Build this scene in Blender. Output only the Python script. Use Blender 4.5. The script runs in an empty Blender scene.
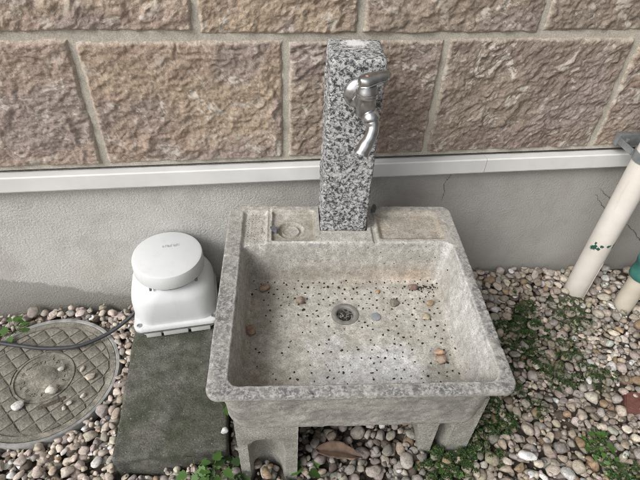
import bpy, bmesh, math, random
import numpy as np
from mathutils import Vector, Matrix
R = math.radians
rng = np.random.default_rng(7)
random.seed(7)

# ---------------------------------------------------------------- camera, sky, sun, exposure
scn = bpy.context.scene
COL = scn.collection
F_PX, PITCH, ROLL, YAW = 502.86, 0.7261, 0.0548, -0.1684
CAM = np.array([0.1937, -1.1911, 1.2914])
_fwd = np.array([-math.sin(YAW)*math.cos(PITCH), math.cos(YAW)*math.cos(PITCH), -math.sin(PITCH)])
_r0 = np.array([math.cos(YAW), math.sin(YAW), 0.0])
_u0 = np.cross(_r0, _fwd)
_r = _r0*math.cos(ROLL)+_u0*math.sin(ROLL)
_u = -_r0*math.sin(ROLL)+_u0*math.cos(ROLL)
cam = bpy.data.cameras.new('camera')
cam.sensor_width = 36.0
cam.lens = F_PX/640*36
cam.clip_start = 0.02
cam.clip_end = 500
cam_o = bpy.data.objects.new('camera', cam)
COL.objects.link(cam_o)
cam_o.matrix_world = Matrix(((_r[0], _u[0], -_fwd[0], CAM[0]), (_r[1], _u[1], -_fwd[1], CAM[1]),
                             (_r[2], _u[2], -_fwd[2], CAM[2]), (0, 0, 0, 1)))
scn.camera = cam_o

SUN_EL, SUN_AZ = R(42), R(236)          # azimuth clockwise from +y: light comes from the front left
world = bpy.data.worlds.new('World')
scn.world = world
world.use_nodes = True
wn = world.node_tree
sky = wn.nodes.new('ShaderNodeTexSky')
sky.sky_type = 'NISHITA'
sky.sun_disc = False
sky.sun_elevation = SUN_EL
sky.sun_rotation = SUN_AZ
sky.air_density = 1.0
sky.dust_density = 4.0
hs = wn.nodes.new('ShaderNodeHueSaturation')
hs.inputs['Saturation'].default_value = 0.25     # cloud cover: grey rather than blue
bg = wn.nodes['Background']
wn.links.new(sky.outputs[0], hs.inputs['Color'])
wn.links.new(hs.outputs[0], bg.inputs['Color'])
bg.inputs['Strength'].default_value = 0.13
sun = bpy.data.lights.new('sun', 'SUN')
sun.energy = 1.5
sun.angle = R(24)
sun.color = (1.0, 0.985, 0.96)
sun_o = bpy.data.objects.new('sun', sun)
COL.objects.link(sun_o)
sd = Vector((math.sin(SUN_AZ)*math.cos(SUN_EL), math.cos(SUN_AZ)*math.cos(SUN_EL), math.sin(SUN_EL)))
sun_o.rotation_euler = (-sd).to_track_quat('-Z', 'Y').to_euler()
sun_o.location = sd*20
scn.view_settings.view_transform = 'Standard'
scn.view_settings.look = 'None'
scn.view_settings.gamma = 1
scn.view_settings.use_curve_mapping = False
scn.view_settings.exposure = 0.38
scn.cycles.filter_width = 1.0

# ---------------------------------------------------------------- numeric helpers
def _hash(ix, iy, iz, seed):
    h = (ix.astype(np.int64)*374761393+iy.astype(np.int64)*668265263+iz.astype(np.int64)*2147483647+seed*144269) & 0xffffffff
    h = ((h ^ (h >> 13))*1274126177) & 0xffffffff
    h = h ^ (h >> 16)
    return (h & 0xffff)/65535.0*2-1

def vnoise(x, y, z=0.0, seed=0):
    x, y, z = np.broadcast_arrays(np.asarray(x, float), np.asarray(y, float), np.asarray(z, float))
    xi, yi, zi = np.floor(x), np.floor(y), np.floor(z)
    fx, fy, fz = x-xi, y-yi, z-zi
    fx, fy, fz = [t*t*t*(t*(t*6-15)+10) for t in (fx, fy, fz)]
    o = 0
    for dx in (0, 1):
        for dy in (0, 1):
            for dz in (0, 1):
                o = o+_hash(xi+dx, yi+dy, zi+dz, seed)*(fx if dx else 1-fx)*(fy if dy else 1-fy)*(fz if dz else 1-fz)
    return o

def fbm(x, y, z=0.0, seed=0, octv=4, gain=0.5):
    s, a, f = 0, 1.0, 1.0
    for k in range(octv):
        s = s+a*vnoise(np.asarray(x)*f+17.3*k, np.asarray(y)*f-9.1*k, np.asarray(z)*f, seed+k)
        a *= gain
        f *= 2.03
    return s

def sstep(a, b, x):
    t = np.clip((x-a)/(b-a), 0, 1)
    return t*t*(3-2*t)

def project(P):
    d = np.asarray(P)-CAM
    w = d@_fwd
    return 320+F_PX*(d@_r)/w, 240-F_PX*(d@_u)/w, w

# ---------------------------------------------------------------- object helpers
def link(o, parent=None):
    COL.objects.link(o)
    if parent is not None:
        o.parent = parent
    return o

def tag(o, label=None, cat=None, group=None, kind=None):
    if label: o['label'] = label
    if cat: o['category'] = cat
    if group: o['group'] = group
    if kind: o['kind'] = kind
    return o

def empty(name, loc=(0, 0, 0), rz=0.0):
    o = bpy.data.objects.new(name, None)
    o.empty_display_size = 0.05
    o.location = loc
    o.rotation_euler = (0, 0, rz)
    return link(o)

def mesh_np(name, verts, faces, mat, parent=None, smooth=True, cols=None):
    me = bpy.data.meshes.new(name)
    me.from_pydata(np.asarray(verts, float).tolist() if len(verts) else [], [], faces if isinstance(faces, list) else faces.tolist())
    if cols is not None:
        for k, v in cols.items():
            v = np.asarray(v, np.float32)
            if v.ndim == 1:
                a = me.attributes.new(k, 'FLOAT', 'POINT')
                a.data.foreach_set('value', v)
            else:
                a = me.attributes.new(k, 'FLOAT_COLOR', 'POINT')
                a.data.foreach_set('color', np.c_[v, np.ones(len(v), np.float32)].astype(np.float32).ravel())
    me.polygons.foreach_set('use_smooth', np.full(len(me.polygons), smooth))
    me.materials.append(mat)
    me.update()
    o = bpy.data.objects.new(name, me)
    return link(o, parent)

def obj(name, bm, mat, parent=None, smooth=True, angle=35):
    me = bpy.data.meshes.new(name)
    bmesh.ops.recalc_face_normals(bm, faces=bm.faces)
    bm.to_mesh(me)
    bm.free()
    me.polygons.foreach_set('use_smooth', np.full(len(me.polygons), smooth))
    me.materials.append(mat)
    o = bpy.data.objects.new(name, me)
    if smooth and angle:
        try:
            me.set_sharp_from_angle(angle=R(angle))
        except Exception:
            pass
    return link(o, parent)

def bm_box(bm, x0, x1, y0, y1, z0, z1, bev=0.0, seg=2):
    r = bmesh.ops.create_cube(bm, size=1)
    vs = r['verts']
    for v in vs:
        v.co = ((x0+x1)/2+v.co.x*(x1-x0), (y0+y1)/2+v.co.y*(y1-y0), (z0+z1)/2+v.co.z*(z1-z0))
    if bev:
        es = list({e for v in vs for e in v.link_edges})
        bmesh.ops.bevel(bm, geom=es, offset=bev, segments=seg, profile=0.6, affect='EDGES')
    return bm

def tube(bm, pts, rad, n=16, cap=True):
    """sweep a circle along pts; rad is a number or one radius per point"""
    pts = [Vector(p) for p in pts]
    rads = rad if hasattr(rad, '__len__') else [rad]*len(pts)
    rings = []
    ref = None
    for i, p in enumerate(pts):
        t = (pts[min(i+1, len(pts)-1)]-pts[max(i-1, 0)]).normalized()
        if ref is None:
            ref = t.orthogonal().normalized()
        ref = (ref-t*ref.dot(t)).normalized()
        b = t.cross(ref)
        rings.append([bm.verts.new(p+(ref*math.cos(a)+b*math.sin(a))*rads[i]) for a in [2*math.pi*k/n for k in range(n)]])
    for a, b in zip(rings, rings[1:]):
        for k in range(n):
            bm.faces.new((a[k], a[(k+1) % n], b[(k+1) % n], b[k]))
    if cap:
        bm.faces.new(rings[0][::-1])
        bm.faces.new(rings[-1])
    return bm

def lathe(bm, prof, origin=(0, 0, 0), axis='Z', n=48, rot=None):
    rings = []
    o = Vector(origin)
    q = rot or Matrix.Identity(3)
    for (r, h) in prof:
        if r < 1e-6:
            rings.append([bm.verts.new(o+q@Vector((0, 0, h)))])
        else:
            rings.append([bm.verts.new(o+q@Vector((r*math.cos(2*math.pi*k/n), r*math.sin(2*math.pi*k/n), h))) for k in range(n)])
    for a, b in zip(rings, rings[1:]):
        for k in range(n):
            k2 = (k+1) % n
            if len(a) == 1 and len(b) == 1: continue
            if len(a) == 1: bm.faces.new((a[0], b[k2], b[k]))
            elif len(b) == 1: bm.faces.new((a[k], a[k2], b[0]))
            else: bm.faces.new((a[k], a[k2], b[k2], b[k]))
    return bm

def spline(pts, n=40):
    P = np.array(pts, float)
    P = np.vstack([2*P[0]-P[1], P, 2*P[-1]-P[-2]])
    out = []
    segs = len(P)-3
    for t in np.linspace(0, segs-1e-6, n):
        i = int(t); f = t-i
        a, b, c, d = P[i:i+4]
        out.append(0.5*((2*b)+(c-a)*f+(2*a-5*b+4*c-d)*f*f+(3*b-a-3*c+d)*f**3))
    return out

# ---------------------------------------------------------------- material helpers
class NT:
    def __init__(s, name):
        s.m = bpy.data.materials.new(name)
        s.m.use_nodes = True
        s.t = s.m.node_tree
        s.b = s.t.nodes['Principled BSDF']
        s.b.inputs['Specular IOR Level'].default_value = 0.3
        s._co = None
    def n(s, typ, **kw):
        nd = s.t.nodes.new('ShaderNode'+typ)
        for k, v in kw.items():
            if k in nd.inputs.keys():
                s.set(nd.inputs[k], v)
            else:
                setattr(nd, k, v)
        return nd
    def set(s, inp, v):
        if hasattr(v, 'is_output'):
            s.t.links.new(v, inp)
        else:
            inp.default_value = v
    def co(s):
        if s._co is None:
            s._co = s.n('TexCoord').outputs['Object']
        return s._co
    def map(s, scale=(1, 1, 1), rot=(0, 0, 0), loc=(0, 0, 0), vec=None):
        nd = s.n('Mapping')
        s.t.links.new(vec or s.co(), nd.inputs['Vector'])
        nd.inputs['Scale'].default_value = scale
        nd.inputs['Rotation'].default_value = rot
        nd.inputs['Location'].default_value = loc
        return nd.outputs[0]
    def noise(s, scale, detail=4, rough=0.55, dist=0.0, vec=None):
        nd = s.n('TexNoise')
        s.t.links.new(vec or s.co(), nd.inputs['Vector'])
        nd.inputs['Scale'].default_value = scale
        nd.inputs['Detail'].default_value = detail
        nd.inputs['Roughness'].default_value = rough
        nd.inputs['Distortion'].default_value = dist
        return nd.outputs['Fac']
    def vor(s, scale, feature='F1', vec=None, out='Distance'):
        nd = s.n('TexVoronoi', feature=feature)
        s.t.links.new(vec or s.co(), nd.inputs['Vector'])
        nd.inputs['Scale'].default_value = scale
        return nd.outputs[out]
    def ramp(s, fac, stops, interp='LINEAR'):
        nd = s.n('ValToRGB')
        cr = nd.color_ramp
        cr.interpolation = interp
        while len(cr.elements) < len(stops):
            cr.elements.new(0.5)
        for e, (p, c) in zip(cr.elements, stops):
            e.position = p
            e.color = (c, c, c, 1) if not hasattr(c, '__len__') else (*c, 1)
        s.set(nd.inputs['Fac'], fac)
        return nd.outputs['Color']
    def mix(s, a, b, fac, mode='MIX'):
        nd = s.n('Mix', data_type='RGBA', blend_type=mode)
        for k, v in ((6, a), (7, b)):
            s.set(nd.inputs[k], v if hasattr(v, 'is_output') else (*v, 1))
        s.set(nd.inputs[0], fac)
        return nd.outputs[2]
    def math(s, op, a, b=0.0, clamp=False):
        nd = s.n('Math', operation=op, use_clamp=clamp)
        s.set(nd.inputs[0], a)
        s.set(nd.inputs[1], b)
        return nd.outputs[0]
    def attr(s, name, fac=False):
        nd = s.n('Attribute', attribute_name=name)
        return nd.outputs['Fac' if fac else 'Color']
    def sep(s):
        nd = s.n('SeparateXYZ')
        s.t.links.new(s.co(), nd.inputs[0])
        return nd.outputs
    def bump(s, h, strength=0.3, dist=0.01, prev=None):
        nd = s.n('Bump')
        nd.inputs['Strength'].default_value = strength
        nd.inputs['Distance'].default_value = dist
        s.t.links.new(h, nd.inputs['Height'])
        if prev is not None:
            s.t.links.new(prev, nd.inputs['Normal'])
        return nd.outputs[0]
    def done(s, color, rough=0.85, normal=None, metal=0.0):
        s.set(s.b.inputs['Base Color'], color if hasattr(color, 'is_output') else (*color, 1))
        s.set(s.b.inputs['Roughness'], rough)
        s.b.inputs['Metallic'].default_value = metal
        if normal is not None:
            s.t.links.new(normal, s.b.inputs['Normal'])
        return s.m

def m_simple(name, c1, c2, scale=30, rough=0.6, bump=0.1, bdist=0.002, metal=0.0, detail=5):
    t = NT(name)
    n = t.noise(scale, detail)
    return t.done(t.ramp(n, [(0.3, c1), (0.7, c2)]), rough, t.bump(n, bump, bdist), metal)

def mat_stone():
    t = NT('siding_stone')
    col = t.attr('Col')
    h = t.attr('h', True)
    sa = t.n('CombineXYZ')
    sid = t.attr('sid', True)
    t.set(sa.inputs[0], t.math('MULTIPLY', sid, 3.7)); t.set(sa.inputs[1], t.math('MULTIPLY', sid, 1.9))
    vr = t.n('VectorRotate', rotation_type='Y_AXIS')
    t.t.links.new(t.co(), vr.inputs['Vector'])
    t.set(vr.inputs['Angle'], t.math('MULTIPLY', t.math('SINE', t.math('MULTIPLY', sid, 5.3)), 0.75))
    va = t.n('VectorMath', operation='ADD')
    t.t.links.new(vr.outputs[0], va.inputs[0]); t.t.links.new(sa.outputs[0], va.inputs[1])
    v1 = t.map((1, 1, 1.6), (0, R(-38), 0), vec=va.outputs[0])
    patchy = t.ramp(t.noise(5.5, 4, 0.6, 0.3, vec=va.outputs[0]), [(0.38, 0.35), (0.62, 1.0)])
    fl = t.noise(16, 6, 0.62, 0.7, vec=v1)
    fl2 = t.noise(75, 4, 0.6, 0.5, vec=v1)
    k = t.math('ADD', t.math('MULTIPLY', fl, 1.0), t.math('MULTIPLY', fl2, 0.28))
    fleck = t.ramp(k, [(0.715, 0.0), (0.745, 1.0)])
    spk = t.ramp(t.noise(230, 3, 0.7), [(0.60, 0.0), (0.70, 0.7)])
    g = t.noise(120, 5, 0.7)
    c = t.mix(col, t.ramp(g, [(0.28, 0.66), (0.72, 1.32)]), 1.0, 'MULTIPLY')
    g2 = t.noise(360, 3, 0.6)
    c = t.mix(c, t.ramp(g2, [(0.3, 0.78), (0.7, 1.22)]), 1.0, 'MULTIPLY')
    c = t.mix(c, (0.50, 0.46, 0.405), t.math('MULTIPLY', t.math('MULTIPLY', fleck, patchy), 0.95))
    f3 = t.ramp(t.noise(34, 6, 0.66, 1.0, vec=v1), [(0.60, 0.0), (0.65, 1.0)])
    c = t.mix(c, (0.46, 0.41, 0.355), t.math('MULTIPLY', t.math('MULTIPLY', f3, patchy), 0.75))
    c = t.mix(c, (0.50, 0.44, 0.38), t.math('MULTIPLY', spk, 0.55))
    c = t.mix(c, (0.07, 0.05, 0.045), t.math('MULTIPLY', t.ramp(t.noise(48, 6, 0.7, 0.4), [(0.60, 0.0), (0.72, 1.0)]), 0.30))
    wp = t.n('VectorMath', operation='ADD')
    nz = t.n('TexNoise', Scale=22.0, Detail=4.0)
    t.t.links.new(v1, nz.inputs['Vector'])
    scl = t.n('VectorMath', operation='SCALE')
    t.t.links.new(nz.outputs['Color'], scl.inputs[0])
    scl.inputs['Scale'].default_value = 0.05
    t.t.links.new(v1, wp.inputs[0]); t.t.links.new(scl.outputs[0], wp.inputs[1])
    fac = t.vor(58, vec=wp.outputs[0])
    b = t.bump(fac, 0.42, 0.005)
    b = t.bump(t.noise(110, 7, 0.68, 0.3), 0.42, 0.0045, b)
    b = t.bump(t.noise(420, 3, 0.6), 0.35, 0.0015, b)
    return t.done(c, 0.9, b)

def mat_mortar():
    t = NT('mortar')
    n = t.noise(25, 6, 0.6)
    c = t.ramp(n, [(0.3, (0.36, 0.335, 0.285)), (0.7, (0.48, 0.45, 0.39))])
    c = t.mix(c, t.ramp(t.noise(420, 3, 0.6), [(0.3, 0.72), (0.7, 1.25)]), 1.0, 'MULTIPLY')
    return t.done(c, 0.95, t.bump(t.noise(300, 4), 0.5, 0.002))

def mat_foundation():
    t = NT('foundation_render')
    x, y, z = t.sep()
    n1 = t.noise(2.2, 5, 0.6, 0.3)
    c = t.ramp(n1, [(0.25, (0.48, 0.47, 0.45)), (0.75, (0.60, 0.59, 0.565))])
    # damp tide mark low on the wall, with a shape of its own
    edge = t.math('ADD', t.math('MULTIPLY', x, -0.33), t.math('MULTIPLY', t.noise(8, 6, 0.7), 0.10))
    d = t.math('SUBTRACT', t.math('ADD', edge, -0.275), z)
    wet = t.ramp(t.math('ADD', t.math('MULTIPLY', d, 14.0), 0.5), [(0.45, 0.0), (0.62, 1.0)])
    left = t.ramp(t.math('ADD', t.math('MULTIPLY', x, 1.0), 0.5), [(0.28, 1.0), (0.36, 0.0)])
    c = t.mix(c, (0.25, 0.25, 0.235), t.math('MULTIPLY', t.math('MULTIPLY', wet, left), 0.7))
    # splash dirt along the ground line
    sp = t.ramp(t.math('ADD', z, t.math('MULTIPLY', t.noise(14, 5), 0.10)), [(0.06, 1.0), (0.15, 0.0)])
    c = t.mix(c, (0.19, 0.18, 0.15), t.math('MULTIPLY', sp, 0.55))
    warm = t.ramp(t.noise(3.4, 4, 0.5, 0.6), [(0.55, 0.0), (0.75, 1.0)])
    c = t.mix(c, (0.46, 0.41, 0.33), t.math('MULTIPLY', warm, 0.35))
    grime = t.ramp(t.noise(60, 6, 0.75), [(0.60, 0.0), (0.80, 1.0)])
    c = t.mix(c, (0.15, 0.145, 0.13), t.math('MULTIPLY', grime, 0.35))
    c = t.mix(c, t.ramp(t.noise(330, 4, 0.65), [(0.28, 0.60), (0.72, 1.32)]), 1.0, 'MULTIPLY')
    damp = t.ramp(t.math('ADD', t.math('MULTIPLY', x, 0.8), t.math('MULTIPLY', t.noise(2.0, 5, 0.65), 0.5)), [(-0.02, 0.0), (0.42, 1.0)])  # darker to the right: part damp wall, part painted falloff of light
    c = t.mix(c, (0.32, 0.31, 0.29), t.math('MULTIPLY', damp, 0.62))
    blot = t.ramp(t.noise(7, 7, 0.72, 0.5), [(0.50, 0.0), (0.68, 1.0)])
    c = t.mix(c, (0.29, 0.275, 0.245), t.math('MULTIPLY', blot, 0.38))
    run = t.ramp(t.noise(20, 5, 0.7, vec=t.map((1, 1, 0.10))), [(0.56, 0.0), (0.74, 1.0)])
    c = t.mix(c, (0.24, 0.235, 0.215), t.math('MULTIPLY', run, 0.30))
    pore = t.ramp(t.vor(110), [(0.06, 1.0), (0.13, 0.0)])
    c = t.mix(c, (0.12, 0.115, 0.1), t.math('MULTIPLY', pore, 0.5))
    b = t.bump(t.noise(150, 5, 0.6), 0.75, 0.005)
    b = t.bump(t.noise(18, 5, 0.6), 0.25, 0.006, b)
    return t.done(c, 0.93, b)

def mat_sink():
    t = NT('sink_concrete')
    col = t.attr('Col')
    rim = t.attr('rim', True)
    n = t.noise(60, 7, 0.7)
    c = t.mix(col, t.ramp(n, [(0.27, 0.55), (0.73, 1.42)]), 0.9, 'MULTIPLY')
    c = t.mix(c, t.ramp(t.noise(300, 4, 0.65), [(0.28, 0.62), (0.72, 1.30)]), 1.0, 'MULTIPLY')
    blot = t.ramp(t.noise(17, 6, 0.65, 0.3), [(0.46, 0.0), (0.64, 1.0)])
    c = t.mix(c, (0.28, 0.27, 0.24), t.math('MULTIPLY', blot, 0.42))
    lich = t.ramp(t.noise(130, 5, 0.7, 0.2), [(0.44, (0.125, 0.122, 0.122)), (0.60, (0.38, 0.375, 0.37))])
    big = t.ramp(t.noise(22, 4, 0.6), [(0.35, 0.45), (0.6, 1.0)])
    c = t.mix(c, lich, t.math('MULTIPLY', rim, big))
    agg = t.ramp(t.noise(230, 4, 0.65), [(0.605, 0.0), (0.65, 1.0)])
    c = t.mix(c, (0.09, 0.085, 0.075), t.math('MULTIPLY', agg, 0.7))
    b = t.bump(t.noise(260, 5, 0.65), 0.55, 0.003)
    b = t.bump(t.noise(45, 4, 0.6), 0.12, 0.004, b)
    return t.done(c, 0.92, b)

def mat_rough_concrete(name, c1, c2, dark, moss=None, mossamt=0.0):
    t = NT(name)
    n = t.noise(24, 7, 0.7)
    c = t.ramp(n, [(0.3, c1), (0.7, c2)])
    g = t.ramp(t.noise(9, 5, 0.6, 0.4), [(0.48, 0.0), (0.66, 1.0)])
    c = t.mix(c, dark, t.math('MULTIPLY', g, 0.6))
    if moss:
        mm = t.ramp(t.noise(6, 6, 0.7, 0.5), [(0.40, 0.0), (0.60, 1.0)])
        c = t.mix(c, moss, t.math('MULTIPLY', mm, mossamt))
    c = t.mix(c, t.ramp(t.noise(260, 4, 0.7), [(0.28, 0.45), (0.72, 1.6)]), 1.0, 'MULTIPLY')
    w = t.ramp(t.noise(170, 4, 0.65), [(0.64, 0.0), (0.69, 1.0)])
    c = t.mix(c, (0.42, 0.41, 0.38), t.math('MULTIPLY', w, 0.6))
    b = t.bump(t.noise(180, 6, 0.7), 0.7, 0.005)
    b = t.bump(t.noise(40, 5, 0.6), 0.4, 0.006, b)
    return t.done(c, 0.94, b)

def mat_granite():
    t = NT('granite')
    wv = t.n('VectorMath', operation='ADD')
    nz = t.n('TexNoise', Scale=120.0, Detail=3.0)
    t.t.links.new(t.co(), nz.inputs['Vector'])
    sc = t.n('VectorMath', operation='SCALE')
    t.t.links.new(nz.outputs['Color'], sc.inputs[0])
    sc.inputs['Scale'].default_value = 0.008
    t.t.links.new(t.co(), wv.inputs[0])
    t.t.links.new(sc.outputs[0], wv.inputs[1])
    ve = wv.outputs[0]
    k = t.math('ADD', t.math('MULTIPLY', t.noise(140, 5, 0.66, 0.5, vec=ve), 0.8), t.math('MULTIPLY', t.noise(420, 3, 0.6, vec=ve), 0.25))
    c = t.ramp(k, [(0.0, (0.025, 0.027, 0.03)), (0.455, (0.045, 0.047, 0.05)), (0.485, (0.14, 0.145, 0.15)), (0.525, (0.26, 0.265, 0.27)), (0.56, (0.42, 0.42, 0.415)), (0.64, (0.56, 0.56, 0.55))])
    fine = t.noise(500, 3)
    c = t.mix(c, t.ramp(fine, [(0.3, 0.7), (0.7, 1.2)]), 1.0, 'MULTIPLY')
    # lime scale on the top
    x, y, z = t.sep()
    dx = t.math('SUBTRACT', x, 0.058); dy = t.math('SUBTRACT', y, 0.088)
    d = t.math('SQRT', t.math('ADD', t.math('MULTIPLY', dx, dx), t.math('MULTIPLY', t.math('MULTIPLY', dy, dy), 1.6)))
    msk = t.ramp(t.math('ADD', t.math('MULTIPLY', d, 12.0), t.math('MULTIPLY', t.noise(75, 6, 0.75), 0.9)), [(0.62, 1.0), (0.85, 0.0)])
    top = t.ramp(z, [(0.445, 0.0), (0.449, 1.0)])
    c = t.mix(c, (0.74, 0.74, 0.74), t.math('MULTIPLY', t.math('MULTIPLY', msk, top), 0.9))
    b = t.bump(t.noise(260, 5, 0.6), 0.45, 0.003)
    return t.done(c, 0.62, b)

def mat_pebble(use_attr):
    t = NT('pebble_bed' if use_attr else 'pebble')
    col = t.attr('Col') if use_attr else t.n('ObjectInfo').outputs['Color']
    sc = 1.0 if use_attr else 0.018
    geo = t.n('NewGeometry').outputs['Position']
    n = t.noise(90, 6, 0.65, 0.4, vec=geo)
    c = t.mix(col, t.ramp(n, [(0.27, 0.50), (0.73, 1.42)]), 1.0, 'MULTIPLY')
    c = t.mix(c, t.ramp(t.noise(380, 3, 0.6, vec=geo), [(0.3, 0.75), (0.7, 1.25)]), 1.0, 'MULTIPLY')
    s = t.ramp(t.noise(420, 3, 0.6, vec=geo), [(0.60, 0.0), (0.72, 1.0)])
    c = t.mix(c, (0.10, 0.085, 0.07), t.math('MULTIPLY', s, 0.35))
    w = t.ramp(t.noise(36, 5, 0.7, 1.2, vec=geo), [(0.60, 0.0), (0.66, 1.0)])
    c = t.mix(c, (0.44, 0.41, 0.37), t.math('MULTIPLY', w, 0.25))
    b = t.bump(t.noise(240, 4, 0.6, vec=geo), 0.35, 0.002)
    return t.done(c, 0.72, b)

def mat_plastic(name, c1, c2, rough, zgrime):
    t = NT(name)
    x, y, z = t.sep()
    c = t.ramp(t.noise(7, 5), [(0.3, c1), (0.7, c2)])
    st = t.ramp(t.noise(30, 6, 0.7, 0.2, vec=t.map((1, 1, 0.18))), [(0.54, 0.0), (0.74, 1.0)])
    c = t.mix(c, (0.40, 0.38, 0.33), t.math('MULTIPLY', st, 0.22))
    dots = t.ramp(t.noise(160, 4, 0.7), [(0.64, 0.0), (0.70, 1.0)])
    c = t.mix(c, (0.30, 0.28, 0.24), t.math('MULTIPLY', dots, 0.30))
    low = t.ramp(t.math('ADD', z, t.math('MULTIPLY', t.noise(28, 6, 0.7), 0.05)), [(zgrime, 1.0), (zgrime+0.05, 0.0)])
    c = t.mix(c, (0.30, 0.28, 0.23), t.math('MULTIPLY', low, 0.40))
    return t.done(c, rough, t.bump(t.noise(300, 3), 0.05, 0.001))

def mat_leafy(name, c1, c2, sub=0.15):
    t = NT(name)
    n = t.noise(60, 4)
    c = t.ramp(n, [(0.3, c1), (0.7, c2)])
    t.b.inputs['Transmission Weight'].default_value = 0.0
    t.b.inputs['Subsurface Weight'].default_value = sub
    t.b.inputs['Subsurface Radius'].default_value = (0.004, 0.006, 0.002)
    return t.done(c, 0.55)

def mat_attr_leaf(name):
    t = NT(name)
    return t.done(t.mix(t.attr('Col'), t.ramp(t.noise(80, 3), [(0.3, 0.6), (0.7, 1.4)]), 1.0, 'MULTIPLY'), 0.7)

def mat_cover():
    t = NT('cover_concrete')
    n = t.noise(14, 7, 0.7, 0.4)
    c = t.ramp(n, [(0.32, (0.075, 0.073, 0.068)), (0.50, (0.20, 0.187, 0.155)), (0.68, (0.36, 0.335, 0.28))])
    c = t.mix(c, t.ramp(t.noise(240, 4, 0.7), [(0.28, 0.5), (0.72, 1.45)]), 1.0, 'MULTIPLY')
    s = t.ramp(t.noise(90, 6, 0.7), [(0.56, 0.0), (0.68, 1.0)])
    c = t.mix(c, (0.42, 0.41, 0.38), t.math('MULTIPLY', s, 0.5))
    s2 = t.ramp(t.noise(38, 5, 0.7), [(0.56, 0.0), (0.66, 1.0)])
    c = t.mix(c, (0.05, 0.05, 0.047), t.math('MULTIPLY', s2, 0.6))
    return t.done(c, 0.85, t.bump(t.noise(200, 5, 0.65), 0.6, 0.003))

def mat_soil():
    t = NT('soil')
    n = t.noise(30, 7, 0.7)
    c = t.ramp(n, [(0.3, (0.055, 0.046, 0.037)), (0.7, (0.13, 0.11, 0.088))])
    x, y, z = t.sep()
    # beyond the built bed the gravel goes on
    far = t.math('MAXIMUM', t.math('LESS_THAN', y, -0.985), t.math('MAXIMUM', t.math('LESS_THAN', x, -0.93), t.math('GREATER_THAN', x, 1.83)))
    v = t.n('TexVoronoi', Scale=34.0)
    t.t.links.new(t.co(), v.inputs['Vector'])
    g = t.n('SeparateColor')
    t.t.links.new(v.outputs['Color'], g.inputs[0])
    pc = t.ramp(g.outputs[0], [(0.0, (0.20, 0.17, 0.15)), (0.4, (0.34, 0.29, 0.25)), (0.8, (0.40, 0.34, 0.28)), (1.0, (0.55, 0.52, 0.48))])
    c = t.mix(c, pc, far)
    b = t.bump(t.noise(90, 6), 0.8, 0.01)
    return t.done(c, 0.95, b)

def mat_pipe():
    t = NT('painted_pipe')
    x, y, z = t.sep()
    n = t.noise(6, 6, 0.65)
    c = t.ramp(n, [(0.3, (0.60, 0.555, 0.50)), (0.7, (0.74, 0.705, 0.66))])
    st = t.ramp(t.noise(22, 6, 0.7, vec=t.map((1, 1, 0.12))), [(0.55, 0.0), (0.75, 1.0)])
    c = t.mix(c, (0.36, 0.32, 0.26), t.math('MULTIPLY', st, 0.35))
    low = t.ramp(t.math('ADD', z, t.math('MULTIPLY', t.noise(40, 5), 0.06)), [(0.03, 1.0), (0.12, 0.0)])
    c = t.mix(c, (0.25, 0.24, 0.17), t.math('MULTIPLY', low, 0.5))
    # flaked paint showing green pipe below
    def chip(px, py, pz, r):
        vm = t.n('VectorMath', operation='DISTANCE')
        t.t.links.new(t.co(), vm.inputs[0])
        vm.inputs[1].default_value = (px, py, pz)
        k = t.math('ADD', vm.outputs['Value'], t.math('MULTIPLY', t.math('SUBTRACT', t.noise(70, 4, 0.7), 0.5), 0.06))
        return t.ramp(t.math('MULTIPLY', k, 10.0), [(r*10, 1.0), (r*10+0.01, 0.0)])
    for q in ((-0.030, -0.020, 0.245, 0.011), (-0.020, -0.030, 0.256, 0.006), (-0.004, -0.036, 0.262, 0.003), (0.022, -0.028, 0.258, 0.008)):
        c = t.mix(c, (0.025, 0.085, 0.06), chip(*q))
    return t.done(c, 0.5, t.bump(t.noise(120, 4), 0.12, 0.002))

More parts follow.
